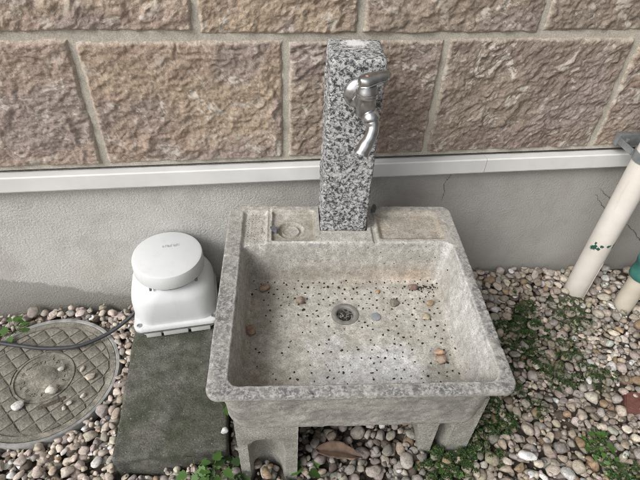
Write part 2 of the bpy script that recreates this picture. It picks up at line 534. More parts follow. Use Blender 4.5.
M = {
    'stone': mat_stone(), 'mortar': mat_mortar(), 'found': mat_foundation(), 'sink': mat_sink(),
    'granite': mat_granite(), 'pebble': mat_pebble(False), 'pebble_bed': mat_pebble(True), 'soil': mat_soil(),
    'cover': mat_cover(), 'pipe': mat_pipe(),
    'slab': mat_rough_concrete('mossy_slab', (0.046, 0.046, 0.040), (0.185, 0.18, 0.158), (0.034, 0.034, 0.030), (0.050, 0.060, 0.030), 0.5),
    'block': mat_rough_concrete('support_concrete', (0.24, 0.235, 0.21), (0.37, 0.36, 0.325), (0.18, 0.172, 0.145)),
    'footing': mat_rough_concrete('mossy_footing', (0.06, 0.062, 0.045), (0.16, 0.15, 0.11), (0.04, 0.045, 0.03), (0.035, 0.05, 0.018), 0.8),
    'rail': m_simple('white_rail', (0.60, 0.60, 0.59), (0.72, 0.72, 0.71), 9, 0.5, 0.08, 0.002),
    'chrome': m_simple('worn_chrome', (0.40, 0.405, 0.41), (0.62, 0.625, 0.63), 60, 0.24, 0.06, 0.001, 1.0),
    'chrome_dull': m_simple('dull_chrome', (0.28, 0.28, 0.28), (0.46, 0.46, 0.46), 90, 0.36, 0.2, 0.001, 1.0),
    'steel': m_simple('galvanised', (0.28, 0.30, 0.31), (0.42, 0.44, 0.45), 60, 0.45, 0.1, 0.001, 0.7),
    'plastic': mat_plastic('white_plastic', (0.60, 0.62, 0.63), (0.67, 0.685, 0.69), 0.4, 0.03),
    'plastic_lid': mat_plastic('white_lid_plastic', (0.59, 0.605, 0.61), (0.66, 0.67, 0.67), 0.45, -1.0),
    'gasket': m_simple('grey_gasket', (0.10, 0.10, 0.10), (0.17, 0.17, 0.17), 60, 0.6),
    'print': m_simple('faded_print', (0.42, 0.42, 0.42), (0.56, 0.56, 0.56), 300, 0.6),
    'rubber': m_simple('black_hose', (0.028, 0.03, 0.034), (0.06, 0.062, 0.066), 40, 0.5, 0.1),
    'drain': m_simple('dull_drain', (0.16, 0.155, 0.145), (0.30, 0.29, 0.27), 70, 0.6, 0.4, 0.002, 0.3),
    'dark': m_simple('dark_void', (0.012, 0.012, 0.011), (0.03, 0.028, 0.025), 50, 0.9),
    'grit': m_simple('dark_grit', (0.018, 0.016, 0.014), (0.05, 0.042, 0.033), 200, 0.9),
    'chip': m_simple('slate_chip', (0.07, 0.072, 0.08), (0.15, 0.15, 0.16), 120, 0.7),
    'ring': m_simple('cover_ring', (0.17, 0.168, 0.16), (0.36, 0.355, 0.34), 40, 0.75, 0.3, 0.002),
    'cream': m_simple('cream_pipe', (0.50, 0.455, 0.37), (0.62, 0.575, 0.49), 14, 0.5, 0.1),
    'green': m_simple('green_coupling', (0.030, 0.125, 0.105), (0.060, 0.19, 0.165), 30, 0.45, 0.1),
    'brick': m_simple('terracotta', (0.10, 0.045, 0.036), (0.19, 0.085, 0.07), 60, 0.85, 0.5, 0.003),
    'deadleaf': m_simple('dead_leaf', (0.085, 0.056, 0.04), (0.17, 0.115, 0.085), 50, 0.7, 0.3, 0.002),
    'ivy': mat_leafy('ivy_leaf', (0.035, 0.085, 0.020), (0.085, 0.17, 0.035)),
    'ivydark': mat_leafy('ivy_leaf_dark', (0.018, 0.040, 0.014), (0.040, 0.078, 0.022)),
    'stem': m_simple('stem', (0.06, 0.08, 0.03), (0.12, 0.13, 0.05), 60, 0.7),
    'moss': mat_attr_leaf('moss_leaves'),
    'crack': m_simple('crack', (0.06, 0.058, 0.053), (0.15, 0.145, 0.13), 200, 0.95),
    'sky_blocker': mat_rough_concrete('shade_wall_concrete', (0.10, 0.095, 0.088), (0.18, 0.17, 0.155), (0.07, 0.068, 0.06)),
}

# ---------------------------------------------------------------- key places (metres, wall face = y 0, wall runs along x)
SX, SY, SA = 0.1288, -0.0974, -0.0829          # back-left corner of the sink rim and its turn
SW, SD, SH = 0.600, 0.578, 0.4507
def S(u, v, z=0.0):
    c, s = math.cos(SA), math.sin(SA)
    return (SX+c*u-s*v, SY+s*u+c*v, z)
COVER_C, COVER_R = (-0.440, -0.274), 0.212
SLAB = (-0.186, 0.092, -0.578, -0.03)
PIPE1 = (1.292, -0.122)
PIPE2 = (1.443, -0.190)

def ground_z(x, y):
    return -0.052+0.030*sstep(-0.35, 0.8, x)+0.006*fbm(np.asarray(x)*4, np.asarray(y)*4, 0, 3, 3)

# ---------------------------------------------------------------- ground
def build_ground():
    xs = np.r_[-60, -20, -6, -3, np.linspace(-1.3, 2.3, 181), 3.5, 7, 20, 60]
    ys = np.r_[-60, -20, -6, -3, np.linspace(-1.7, 0.0, 86), 0.02, 5, 20, 60]
    X, Y = np.meshgrid(xs, ys)
    Z = ground_z(X, Y)
    V = np.c_[X.ravel(), Y.ravel(), Z.ravel()]
    nx, ny = len(xs), len(ys)
    i = np.arange(nx*ny).reshape(ny, nx)
    Fc = np.c_[i[:-1, :-1].ravel(), i[:-1, 1:].ravel(), i[1:, 1:].ravel(), i[1:, :-1].ravel()]
    o = mesh_np('ground', V, Fc, M['soil'])
    tag(o, 'dark damp soil under the gravel', kind='structure')
build_ground()

# ---------------------------------------------------------------- house wall
def build_wall():
    w = empty('house_wall', (0.5, 0, 0))
    tag(w, 'house wall with brown split-stone cladding above a grey rendered foundation', 'wall')
    ox = -0.5
    bm = bmesh.new()
    bm_box(bm, -1.6+ox, 2.6+ox, 0.0, 0.22, -0.25, 0.5165)
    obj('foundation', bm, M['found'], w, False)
    bm = bmesh.new()
    bm_box(bm, -1.6+ox, 2.6+ox, -0.0035, 0.21, 0.5275, 2.4)
    obj('mortar', bm, M['mortar'], w, False)
    # stones
    z0, z1 = 0.5385, 0.8615
    rows = [(z0, z1, [-1.1, -0.66, -0.188, 0.288, 0.683, 1.194, 1.66, 2.1]),
            (0.8795, 1.185, [-1.1, -0.42, 0.087, 0.463, 0.917, 1.36, 1.75, 2.1])]
    tints = [(0.355, 0.290, 0.235), (0.37, 0.298, 0.235), (0.36, 0.284, 0.212), (0.285, 0.232, 0.185), (0.255, 0.208, 0.168), (0.30, 0.235, 0.178), (0.325, 0.268, 0.222)]  # right-hand stones darker, with the light falloff painted into their tints
    k = 0
    for (za, zb, xs) in rows:
        for xa, xb in zip(xs, xs[1:]):
            dz = {2: -0.006, 3: -0.008, 4: -0.005, 9: -0.007, 10: -0.008, 11: -0.003}.get(k, 0.0)
            build_stone(w, ox, xa+0.0080, xb-0.0080, za+(dz if k > 6 else 0), zb+(dz if k < 7 else 0), tints[k % 7], 11+k*7)
            k += 1
    # drip rail: two lengths meeting at a seam
    for a, b in ((-1.6, 0.868), (0.8695, 2.6)):
        prof = [(0.0, 0.5185), (-0.0265, 0.5205), (-0.0305, 0.5180), (-0.0305, 0.4775), (-0.0285, 0.4735), (-0.022, 0.4735), (-0.022, 0.482), (0.0, 0.486)]
        bm = bmesh.new()
        A = [bm.verts.new((a+ox, y, z)) for y, z in prof]
        B = [bm.verts.new((b+ox, y, z)) for y, z in prof]
        n = len(prof)
        for i in range(n):
            bm.faces.new((A[i], A[(i+1) % n], B[(i+1) % n], B[i]))
        bm.faces.new(A[::-1]); bm.faces.new(B)
        obj('drip_rail', bm, M['rail'], w, True, 20)
    # cracks in the render
    def crack(pts, wd):
        P = spline([(x+ox, 0, z) for x, z in pts], 30)
        rg = np.random.default_rng(int(abs(pts[0][0])*1000))
        V, Fc = [], []
        for i, p in enumerate(P):
            j = rg.normal(0, 0.0016, 2)
            ww = wd*(0.35+0.65*math.sin(math.pi*(i+0.6)/(len(P)+0.2)))*(0.6+0.8*rg.random())
            V += [(p[0]+j[0]-ww, -0.0012, p[2]+j[1]-ww*0.6), (p[0]+j[0]+ww, -0.0012, p[2]+j[1]+ww*0.6)]
            if i: Fc.append((2*i-2, 2*i-1, 2*i+1, 2*i))
        mesh_np('crack', V, Fc, M['crack'], w, False)
    crack([(0.783, 0.468), (0.778, 0.44), (0.769, 0.418), (0.776, 0.385), (0.774, 0.352)], 0.0008)
    crack([(1.300, 0.352), (1.325, 0.32), (1.372, 0.28), (1.42, 0.25), (1.451, 0.231)], 0.0010)
    crack([(1.451, 0.231), (1.51, 0.185), (1.571, 0.129), (1.60, 0.10)], 0.0011)
    crack([(1.300, 0.375), (1.335, 0.348), (1.371, 0.322)], 0.0009)
    return w

def build_stone(w, ox, xa, xb, za, zb, tint, seed):
    st = 0.003
    nx, nz = int((xb-xa)/st)+1, int((zb-za)/st)+1
    s = np.linspace(0, 1, nx); t = np.linspace(0, 1, nz)
    SS, TT = np.meshgrid(s, t)
    X = xa+(xb-xa)*SS; Z = za+(zb-za)*TT
    # wandering outline
    wx = 0.0022*fbm(np.full_like(X, seed*3.1)+(SS > .5)*7, Z*30, 0, seed, 4, .65)*np.abs(2*SS-1)**6
    wz = 0.0020*fbm(X*30, np.full_like(X, seed*1.7)+(TT > .5)*7, 0, seed+9, 4, .65)*np.abs(2*TT-1)**6
    Xw, Zw = X+wx, Z+wz
    # split-face relief: warped diagonal scales + rubble
    a = R(38+40*math.sin(seed*1.7))
    p = (Xw*math.cos(a)+Zw*math.sin(a)); q = (-Xw*math.sin(a)+Zw*math.cos(a))
    dw = 0.5*fbm(Xw*14, Zw*14, 0, seed+2, 3)
    n1 = fbm(p*15+dw*1.6, q*21+dw*1.6, 0, seed, 4, 0.55)
    n2 = fbm(Xw*46+dw, Zw*46, 0, seed+5, 4, 0.6)
    rid = 1-np.abs(fbm(p*19-dw, q*34+dw*1.5, 0, seed+21, 3, .55))*1.6
    n3 = fbm(p*70+dw, q*95, 0, seed+15, 3, 0.6)
    h = 0.0020*n1+0.0013*n2+0.0009*np.clip(rid, -1, 1)+0.0015*n3
    h = h+0.0016*(np.floor(n1*2.6+0.8*n2)/2.6)
    ed = np.minimum(np.minimum(Xw-xa, xb-Xw), np.minimum(Zw-za, zb-Zw))
    ed = np.minimum(np.minimum(X-xa, xb-X), np.minimum(Z-za, zb-Z))
    edge = sstep(-0.001, 0.006, ed)
    Y = -(0.0035+(0.0075+np.clip(h, -0.007, 0.02))*edge)
    hh = (h-h.min())/(h.max()-h.min())
    # pigments: tan, mauve-grey, umber
    m1 = sstep(-0.3, 0.5, fbm(Xw*5, Zw*7, 0, seed+31, 4))[..., None]
    m2 = sstep(0.05, 0.7, fbm(Xw*6+9, Zw*6, 0, seed+41, 4))[..., None]
    c = np.array(tint)*(1-m1)+np.array(tint)*np.array((0.88, 0.85, 0.89))*m1
    c = c*(1-0.65*m2)+np.array((0.285, 0.238, 0.222))*0.6*m2
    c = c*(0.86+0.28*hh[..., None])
    sm = (1-sstep(0.0, 0.006+0.010*np.clip(fbm(Xw*40, Zw*40, 0, seed+51, 3), 0, 1), ed))[..., None]
    c = c*(1-0.75*sm)+np.array((0.47, 0.42, 0.35))*0.75*sm
    V = np.c_[(Xw+ox).ravel(), Y.ravel(), Zw.ravel()]
    i = np.arange(nx*nz).reshape(nz, nx)
    Fc = np.c_[i[:-1, :-1].ravel(), i[:-1, 1:].ravel(), i[1:, 1:].ravel(), i[1:, :-1].ravel()]
    loop = np.r_[i[0, :], i[1:, -1], i[-1, -2::-1], i[-2:0:-1, 0]]
    nb = len(V)
    back = V[loop].copy(); back[:, 1] = 0.004
    V = np.vstack([V, back])
    L = len(loop); r = np.arange(L)
    Fs = np.c_[loop[r], nb+r, nb+(r+1) % L, loop[(r+1) % L]]
    cc = np.vstack([c.reshape(-1, 3), c.reshape(-1, 3)[loop]])
    hv = np.r_[hh.ravel(), hh.ravel()[loop]]
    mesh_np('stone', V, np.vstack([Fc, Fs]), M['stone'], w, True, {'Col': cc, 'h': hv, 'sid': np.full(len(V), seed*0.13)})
build_wall()

def build_shade_wall():  # unseen wall, added to block the sky and darken the right side
    bm = bmesh.new()
    bm_box(bm, 0, 0.15, -3.0, 0, -0.2, 2.6, 0.01)
    o = obj('shade_wall', bm, M['sky_blocker'], None, False)
    o.location = (1.76, -0.01, 0)
    tag(o, 'grey concrete wall added out of view on the right to shade that side', 'wall')
build_shade_wall()

# ---------------------------------------------------------------- concrete sink
def rr_sd(u, v, u0, u1, v0, v1, r):
    cx, cy, hx, hy = (u0+u1)/2, (v0+v1)/2, (u1-u0)/2, (v1-v0)/2
    qx, qy = np.abs(u-cx)-hx+r, np.abs(v-cy)-hy+r
    return np.hypot(np.maximum(qx, 0), np.maximum(qy, 0))+np.minimum(np.maximum(qx, qy), 0)-r

BOWL = (0.040, 0.571, -0.554, -0.150)
DRAIN = (0.297, -0.279)
def sink_height(u, v):
    z = np.zeros_like(u)
    wob = 0.0006*fbm(u*60, v*60, 0, 5, 3)
    # deck recesses
    def recess(z, u0, u1, v0, v1, depth, soft=0.006, r=0.008):
        s = -rr_sd(u, v, u0, u1, v0, v1, r)+wob
        return z-depth*sstep(0, soft, s)
    z = recess(z, 0.036, 0.1045, -0.20, -0.020, 0.010, 0.010)
    z = recess(z, 0.1125, 0.2265, -0.143, -0.020, 0.011, 0.005)
    z = z-0.003*sstep(0.103, 0.106, u)*(1-sstep(0.112, 0.1135, u))*sstep(-0.15, -0.14, v)*(1-sstep(-0.02, -0.012, v))
    d = np.hypot(u-0.163, v+0.092)
    z = z-0.008*(sstep(0.0, 0.003, d-0.0205)*(1-sstep(0.0, 0.004, d-0.030)))-0.005*(1-sstep(0.018, 0.022, d))
    z = z+0.0015*np.exp(-((d-0.034)/0.003)**2)
    z = recess(z, 0.386, 0.561, -0.140, -0.022, 0.009, 0.016)
    # socket for the post
    z = recess(z, 0.2385, 0.3610, -0.1045, 0.05, 0.035, 0.003, 0.003)
    z = z-0.006*(1-sstep(0.0, 0.004, np.abs(u-0.378)-0.004))*sstep(-0.16, -0.15, v)*(1-sstep(-0.02, -0.01, v))
    # bowl
    s = -rr_sd(u, v, BOWL[0], BOWL[1], BOWL[2], BOWL[3], 0.024)+wob
    right = sstep(0.50, 0.571, u)
    pr = np.interp(s, [-0.003, -0.001, 0.0008, 0.003, 0.014, 0.018, 0.024, 0.033, 0.06], [0, -0.0005, -0.003, -0.012, -0.100, -0.114, -0.1190, -0.1208, -0.1215])
    pr2 = np.interp(s, [-0.003, -0.001, 0.0008, 0.003, 0.020, 0.025, 0.031, 0.040, 0.06], [0, -0.0005, -0.003, -0.011, -0.100, -0.114, -0.1190, -0.1208, -0.1215])
    pr = pr*(1-right)+pr2*right
    dd = np.hypot(u-DRAIN[0], v-DRAIN[1])
    floor = -0.1215-0.0035*(1-sstep(0.0, 0.22, dd))-0.020*(1-sstep(0.0305, 0.033, dd))
    inside = sstep(0.03, 0.05, s)
    zb = pr*(1-inside)+(floor+0.0007*fbm(u*45, v*45, 0, 8, 3))*inside
    z = np.where(s > -0.006, np.minimum(z, 0)*(1-sstep(0.0, 0.012, s))*np.where(s > 0.012, 0, 1)+0, z)
    z = np.minimum(z, zb)
    # rounded outer arris
    so = -rr_sd(u, v, 0, SW, -SD, 0, 0.026)
    z = z-0.0045*(1-np.sqrt(np.clip(1-(1-np.clip(so/0.005, 0, 1))**2, 0, 1)))
    chips = np.clip(fbm(u*28, v*28, 0, 77, 4)-0.42, 0, 1)*(1-sstep(0.0, 0.016, so))
    z = z-0.006*chips
    z = z+0.0005*fbm(u*90, v*90, 0, 12, 3)
    return z, s, so, dd

def build_sink():
    root = empty('garden_sink', S(0, 0, 0.0), SA)
    tag(root, 'weathered concrete garden sink with square basin and soap trays, standing before the wall', 'sink')
    st = 0.002
    us = np.linspace(0, SW, int(SW/st)+1); vs = np.linspace(-SD, 0, int(SD/st)+1)
    U, Vv = np.meshgrid(us, vs)
    # pull the square corners in to the rounded outline
    r = 0.026
    cx = np.clip(U, r, SW-r); cy = np.clip(Vv, -SD+r, -r)
    dx, dy = U-cx, Vv-cy
    corner = (np.abs(dx) > 0) & (np.abs(dy) > 0)
    ln = np.hypot(dx, dy)+1e-9
    sq = np.maximum(np.abs(dx), np.abs(dy))
    U = np.where(corner, cx+dx/ln*sq, U); Vv = np.where(corner, cy+dy/ln*sq, Vv)
    Z, s, so, dd = sink_height(U, Vv)
    # --- pigment
    con = np.array((0.42, 0.402, 0.365))
    c = np.broadcast_to(con, U.shape+(3,)).copy()
    def lay(col, m):
        m = np.clip(m, 0, 1)[..., None]
        c[:] = c*(1-m)+np.array(col)*m
    nA = fbm(U*9, Vv*9, 0, 40, 5, .6); nB = fbm(U*22, Vv*22, 0, 44, 5, .6)
    floor = sstep(0.028, 0.045, s)
    lay((0.50, 0.48, 0.43), floor*0.7)
    lay((0.36, 0.335, 0.28), floor*sstep(0.0, 0.5, nB)*0.6)
    pt = np.exp(-(((U-0.355)/0.125)**2+((Vv+0.45)/0.15)**2))+0.25*nA+0.12*nB
    lay((0.62, 0.625, 0.64), floor*sstep(0.30, 0.85, pt)*0.85)
    lf = np.exp(-((U-0.09)/0.07)**2)+0.25*nA
    lay((0.24, 0.205, 0.165), floor*sstep(0.45, 1.0, lf)*0.7)
    lay((0.26, 0.20, 0.15), (1-sstep(0.0, 0.010, np.abs(s-0.030-0.006*nB)))*(U < 0.12)*(0.45+0.4*nA))
    tide = np.abs(fbm(U*6, Vv*6, 0, 48, 4, .6))
    lay((0.27, 0.25, 0.21), floor*(1-sstep(0.0, 0.05, tide))*0.38)
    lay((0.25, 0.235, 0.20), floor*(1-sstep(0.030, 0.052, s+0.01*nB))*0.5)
    rt = np.exp(-(((U-0.50)/0.06)**2+((Vv+0.45)/0.1)**2))+0.3*nB
    lay((0.28, 0.275, 0.24), floor*sstep(0.4, 0.9, rt)*0.6)
    back = sstep(-0.185, -0.165, Vv)*(s > 0)
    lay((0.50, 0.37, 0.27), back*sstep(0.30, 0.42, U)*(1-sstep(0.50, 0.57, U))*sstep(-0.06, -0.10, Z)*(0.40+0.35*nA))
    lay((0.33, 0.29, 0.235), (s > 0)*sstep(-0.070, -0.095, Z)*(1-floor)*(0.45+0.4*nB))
    lay((0.56, 0.555, 0.545), (s > 0)*(1-floor)*sstep(0.53, 0.56, U)*(0.55+0.5*nA))  # right inner wall lightened: light from the left put into the colour
    lay((0.35, 0.31, 0.255), (U > 0.385)*(U < 0.562)*(Vv > -0.138)*(Vv < -0.02)*(0.75+0.3*nB))
    lay((0.31, 0.285, 0.23), (U > 0.112)*(U < 0.227)*(Vv > -0.145)*(Vv < -0.018)*(0.5+0.5*nB))
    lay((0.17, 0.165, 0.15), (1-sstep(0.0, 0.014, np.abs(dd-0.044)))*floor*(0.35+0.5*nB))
    # rim weathering
    rim = ((s < 0.002)*((Vv < -0.15) | (U < 0.034) | (U > 0.572))).astype(float)
    rim = rim*(0.35+0.65*sstep(-0.05, -0.33, Vv))
    rim = np.maximum(rim, 0.35*(Vv > -0.018)*(U > 0.15))
    edge = np.exp(-((s+0.002)/0.0028)**2)*(Vv < 0.0)
    lay((0.56, 0.55, 0.53), edge*(0.55+0.5*nB)*0.9)
    rim = rim*(1-0.75*edge)
    V = np.c_[U.ravel(), Vv.ravel(), (SH+Z).ravel()]
    ny, nx = U.shape
    i = np.arange(nx*ny).reshape(ny, nx)
    Fc = np.c_[i[:-1, :-1].ravel(), i[:-1, 1:].ravel(), i[1:, 1:].ravel(), i[1:, :-1].ravel()]
    loop = np.r_[i[0, :], i[1:, -1], i[-1, -2::-1], i[-2:0:-1, 0]]
    loop = loop[::2]
    # stitch skirt to a copy of the boundary
    full = np.r_[i[0, :], i[1:, -1], i[-1, -2::-1], i[-2:0:-1, 0]]
    def skirt(P0, levels, r):
        """rings of the rounded outline, inset d at height z"""
        out = []
        for d, z in levels:
            P = P0.copy()
            cx = np.clip(P[:, 0], r, SW-r); cy = np.clip(P[:, 1], -SD+r, -r)
            nrm = np.c_[P[:, 0]-cx, P[:, 1]-cy]
            ln = np.hypot(nrm[:, 0], nrm[:, 1])[:, None]+1e-9
            Q = np.c_[np.c_[cx, cy]+nrm/ln*np.maximum(r-d, 0.001), np.full(len(P), z)]
            out.append(Q)
        return out
    B = V[full].copy()
    base = len(V)
    zt = B[:, 2].mean()
    rings = skirt(B, [(0.0, SH-0.010), (0.0, SH-0.0155), (0.002, SH-0.0175), (0.020, SH-0.019)], 0.026)
    allv = [V]; faces = [Fc]
    L = len(full); rr = np.arange(L)
    prev = full
    cols = [c.reshape(-1, 3)]; rims = [rim.ravel()]
    for k, Q in enumerate(rings):
        idx = base+rr
        Q = Q.copy()
        Q[:, 2] += 0.0010*fbm(Q[:, 0]*60, Q[:, 1]*60, k, 3, 3)
        allv.append(Q)
        faces.append(np.c_[prev, idx, np.roll(idx, -1), np.roll(prev, -1)])
        cols.append(np.broadcast_to(np.array((0.40, 0.385, 0.345)), (L, 3)))
        rims.append(np.full(L, 0.45 if k < 2 else 0.1))
        prev = idx; base += L
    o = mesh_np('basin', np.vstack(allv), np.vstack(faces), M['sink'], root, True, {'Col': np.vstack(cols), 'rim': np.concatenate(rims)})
    # body under the rim, hammered outside face
    n = 420
    per = []
    r = 0.045; ins = 0.018
    x0, x1, y0, y1 = ins, SW-ins, -SD+ins, -ins
    def outline(d, rad):
        rad = max(rad, 0.004)
        a0, a1, b0, b1 = x0+d, x1-d, y0+d, y1-d
        P = []
        for (cx, cy, t0) in ((a1-rad, b1-rad, 0), (a0+rad, b1-rad, 90), (a0+rad, b0+rad, 180), (a1-rad, b0+rad, 270)):
            for k in range(12):
                t = R(t0+90*k/11)
                P.append((cx+rad*math.cos(t), cy+rad*math.sin(t)))
        Q = []
        for i in range(48):
            p, q = np.array(P[i]), np.array(P[(i+1) % 48])
            m = 90 if i % 12 == 11 else 1
            for k in range(m):
                Q.append(p+(q-p)*k/m)
        return np.array(Q)
    lv = [(0.0, SH-0.0165)]+[(0.009*t, SH-0.017-0.141*t) for t in np.linspace(0.04, 1, 28)]
    lv += [(0.009+0.034*(1-math.cos(a)), SH-0.158-0.034*math.sin(a)) for a in np.linspace(0.15, math.pi/2, 9)]
    VV, FF = [], []
    for k, (d, z) in enumerate(lv):
        Q = outline(d, 0.045)
        g = Q-Q.mean(0); g /= np.linalg.norm(g, axis=1)[:, None]
        ham = 0.0016*fbm(Q[:, 0]*75+Q[:, 1]*75, np.full(len(Q), z*110), 0, 61, 3)*(1 if 0 < k else 0)
        VV.append(np.c_[Q+g*ham[:, None], np.full(len(Q), z)])
    N = len(VV[0])
    for k in range(len(lv)-1):
        a = np.arange(N)+k*N
        FF.append(np.c_[a, np.roll(a, -1), np.roll(a, -1)+N, a+N])
    VV = np.vstack(VV)
    F2 = np.vstack(FF).tolist()
    F2.append(list(range(len(VV)-N, len(VV)))[::-1])
    cB = np.broadcast_to(np.array((0.29, 0.283, 0.258)), (len(VV), 3))*(1+0.25*fbm(VV[:, 0]*18, VV[:, 1]*18, VV[:, 2]*18, 9, 4))[:, None]
    bo = mesh_np('basin_body', VV, F2, M['sink'], root, True, {'Col': cB, 'rim': np.full(len(VV), 0.12)})
    # drain: ring, strainer, dark sump
    zd = SH-0.1250
    dr = empty('drain', (DRAIN[0], DRAIN[1], zd))
    dr.parent = root
    bm = bmesh.new()
    lathe(bm, [(0.0205, -0.010), (0.0215, 0.001), (0.0235, 0.0030), (0.0300, 0.0034), (0.0335, 0.0022), (0.0345, -0.004), (0.0335, -0.012)], n=48)
    obj('drain_ring', bm, M['drain'], dr, True, 60)
    bm = bmesh.new()
    lathe(bm, [(0.0, -0.0185), (0.0300, -0.0185)], n=24)
    obj('sump', bm, M['dark'], dr, True)
    bm = bmesh.new()
    for rad in (0.0175, 0.0115):
        lathe(bm, [(rad-0.0018, -0.010), (rad-0.0018, -0.007), (rad+0.0018, -0.007), (rad+0.0018, -0.010)], n=32)
    for k in range(8):
        a = 2*math.pi*k/8
        tube(bm, [(0.006*math.cos(a), 0.006*math.sin(a), -0.0085), (0.020*math.cos(a), 0.020*math.sin(a), -0.0085)], 0.0015, 6)
    lathe(bm, [(0.0, -0.0065), (0.005, -0.0065), (0.007, -0.009)], n=16)
    obj('strainer', bm, M['drain'], dr, True)
    return root
build_sink()

# ---------------------------------------------------------------- support blocks
def build_block(name, label, u0, u1, v1, v0, ztop, groove, taper, arch, zb=-0.06):
    """channel block: plan outline with a half-round groove in the front face"""
    root = empty(name, S((u0+u1)/2, (v0+v1)/2, 0), SA)
    tag(root, label, 'block', 'concrete blocks carrying the sink')
    cu, cv = (u0+u1)/2, (v0+v1)/2
    w = u1-u0
    g0, g1 = groove
    pts = [(u0, v1), (u0, v0), (g0-0.006, v0), (g0, v0+0.012)]
    for k in range(1, 12):
        a = math.pi*k/12
        pts.append(((g0+g1)/2-(g1-g0)/2*math.cos(a), v0+0.012+0.036*math.sin(a)))
    pts += [(g1, v0+0.012), (g1+0.006, v0), (u1, v0), (u1, v1)]
    bm = bmesh.new()
    rings = []
    nz = 48
    for k in range(nz+1):
        f = k/nz
        z = zb+(ztop-zb)*f
        ring = []
        for (u, v) in pts:
            if v0 < v < v0+0.09 and g0-0.001 <= u <= g1+0.001:
                k = math.sqrt(max(0.0, min(1.0, (arch-z)/0.045)))
                u = (g0+g1)/2+(u-(g0+g1)/2)*max(k, 0.05)
                v = v0+(v-v0)*k
            uu = u+taper*(1-f)*max(0.0, 1-(u-u0)/(w*0.45))
            ju = 0.0003*math.sin(u*211+z*190+v*77)
            ring.append(bm.verts.new((uu-cu+ju, v-cv+0.0003*math.sin(u*170+z*240), z)))
        rings.append(ring)
    n = len(pts)
    for a, b in zip(rings, rings[1:]):
        for i in range(n):
            bm.faces.new((a[i], a[(i+1) % n], b[(i+1) % n], b[i]))
    bm.faces.new(rings[0][::-1]); bm.faces.new(rings[-1])
    obj('channel_block', bm, M['block'], root, True, 30)
    return root
build_block('support_block', 'grooved concrete block holding up the left front of the sink, arched recess facing forward',
            0.036, 0.178, -0.10, -0.524, SH-0.191, (0.066, 0.143), 0.004, 0.180)
build_block('support_block', 'concrete block under the right front of the sink, half hidden by gravel and moss',
            0.452, 0.622, -0.10, -0.480, SH-0.191, (0.531, 0.560), 0.055, 0.9)

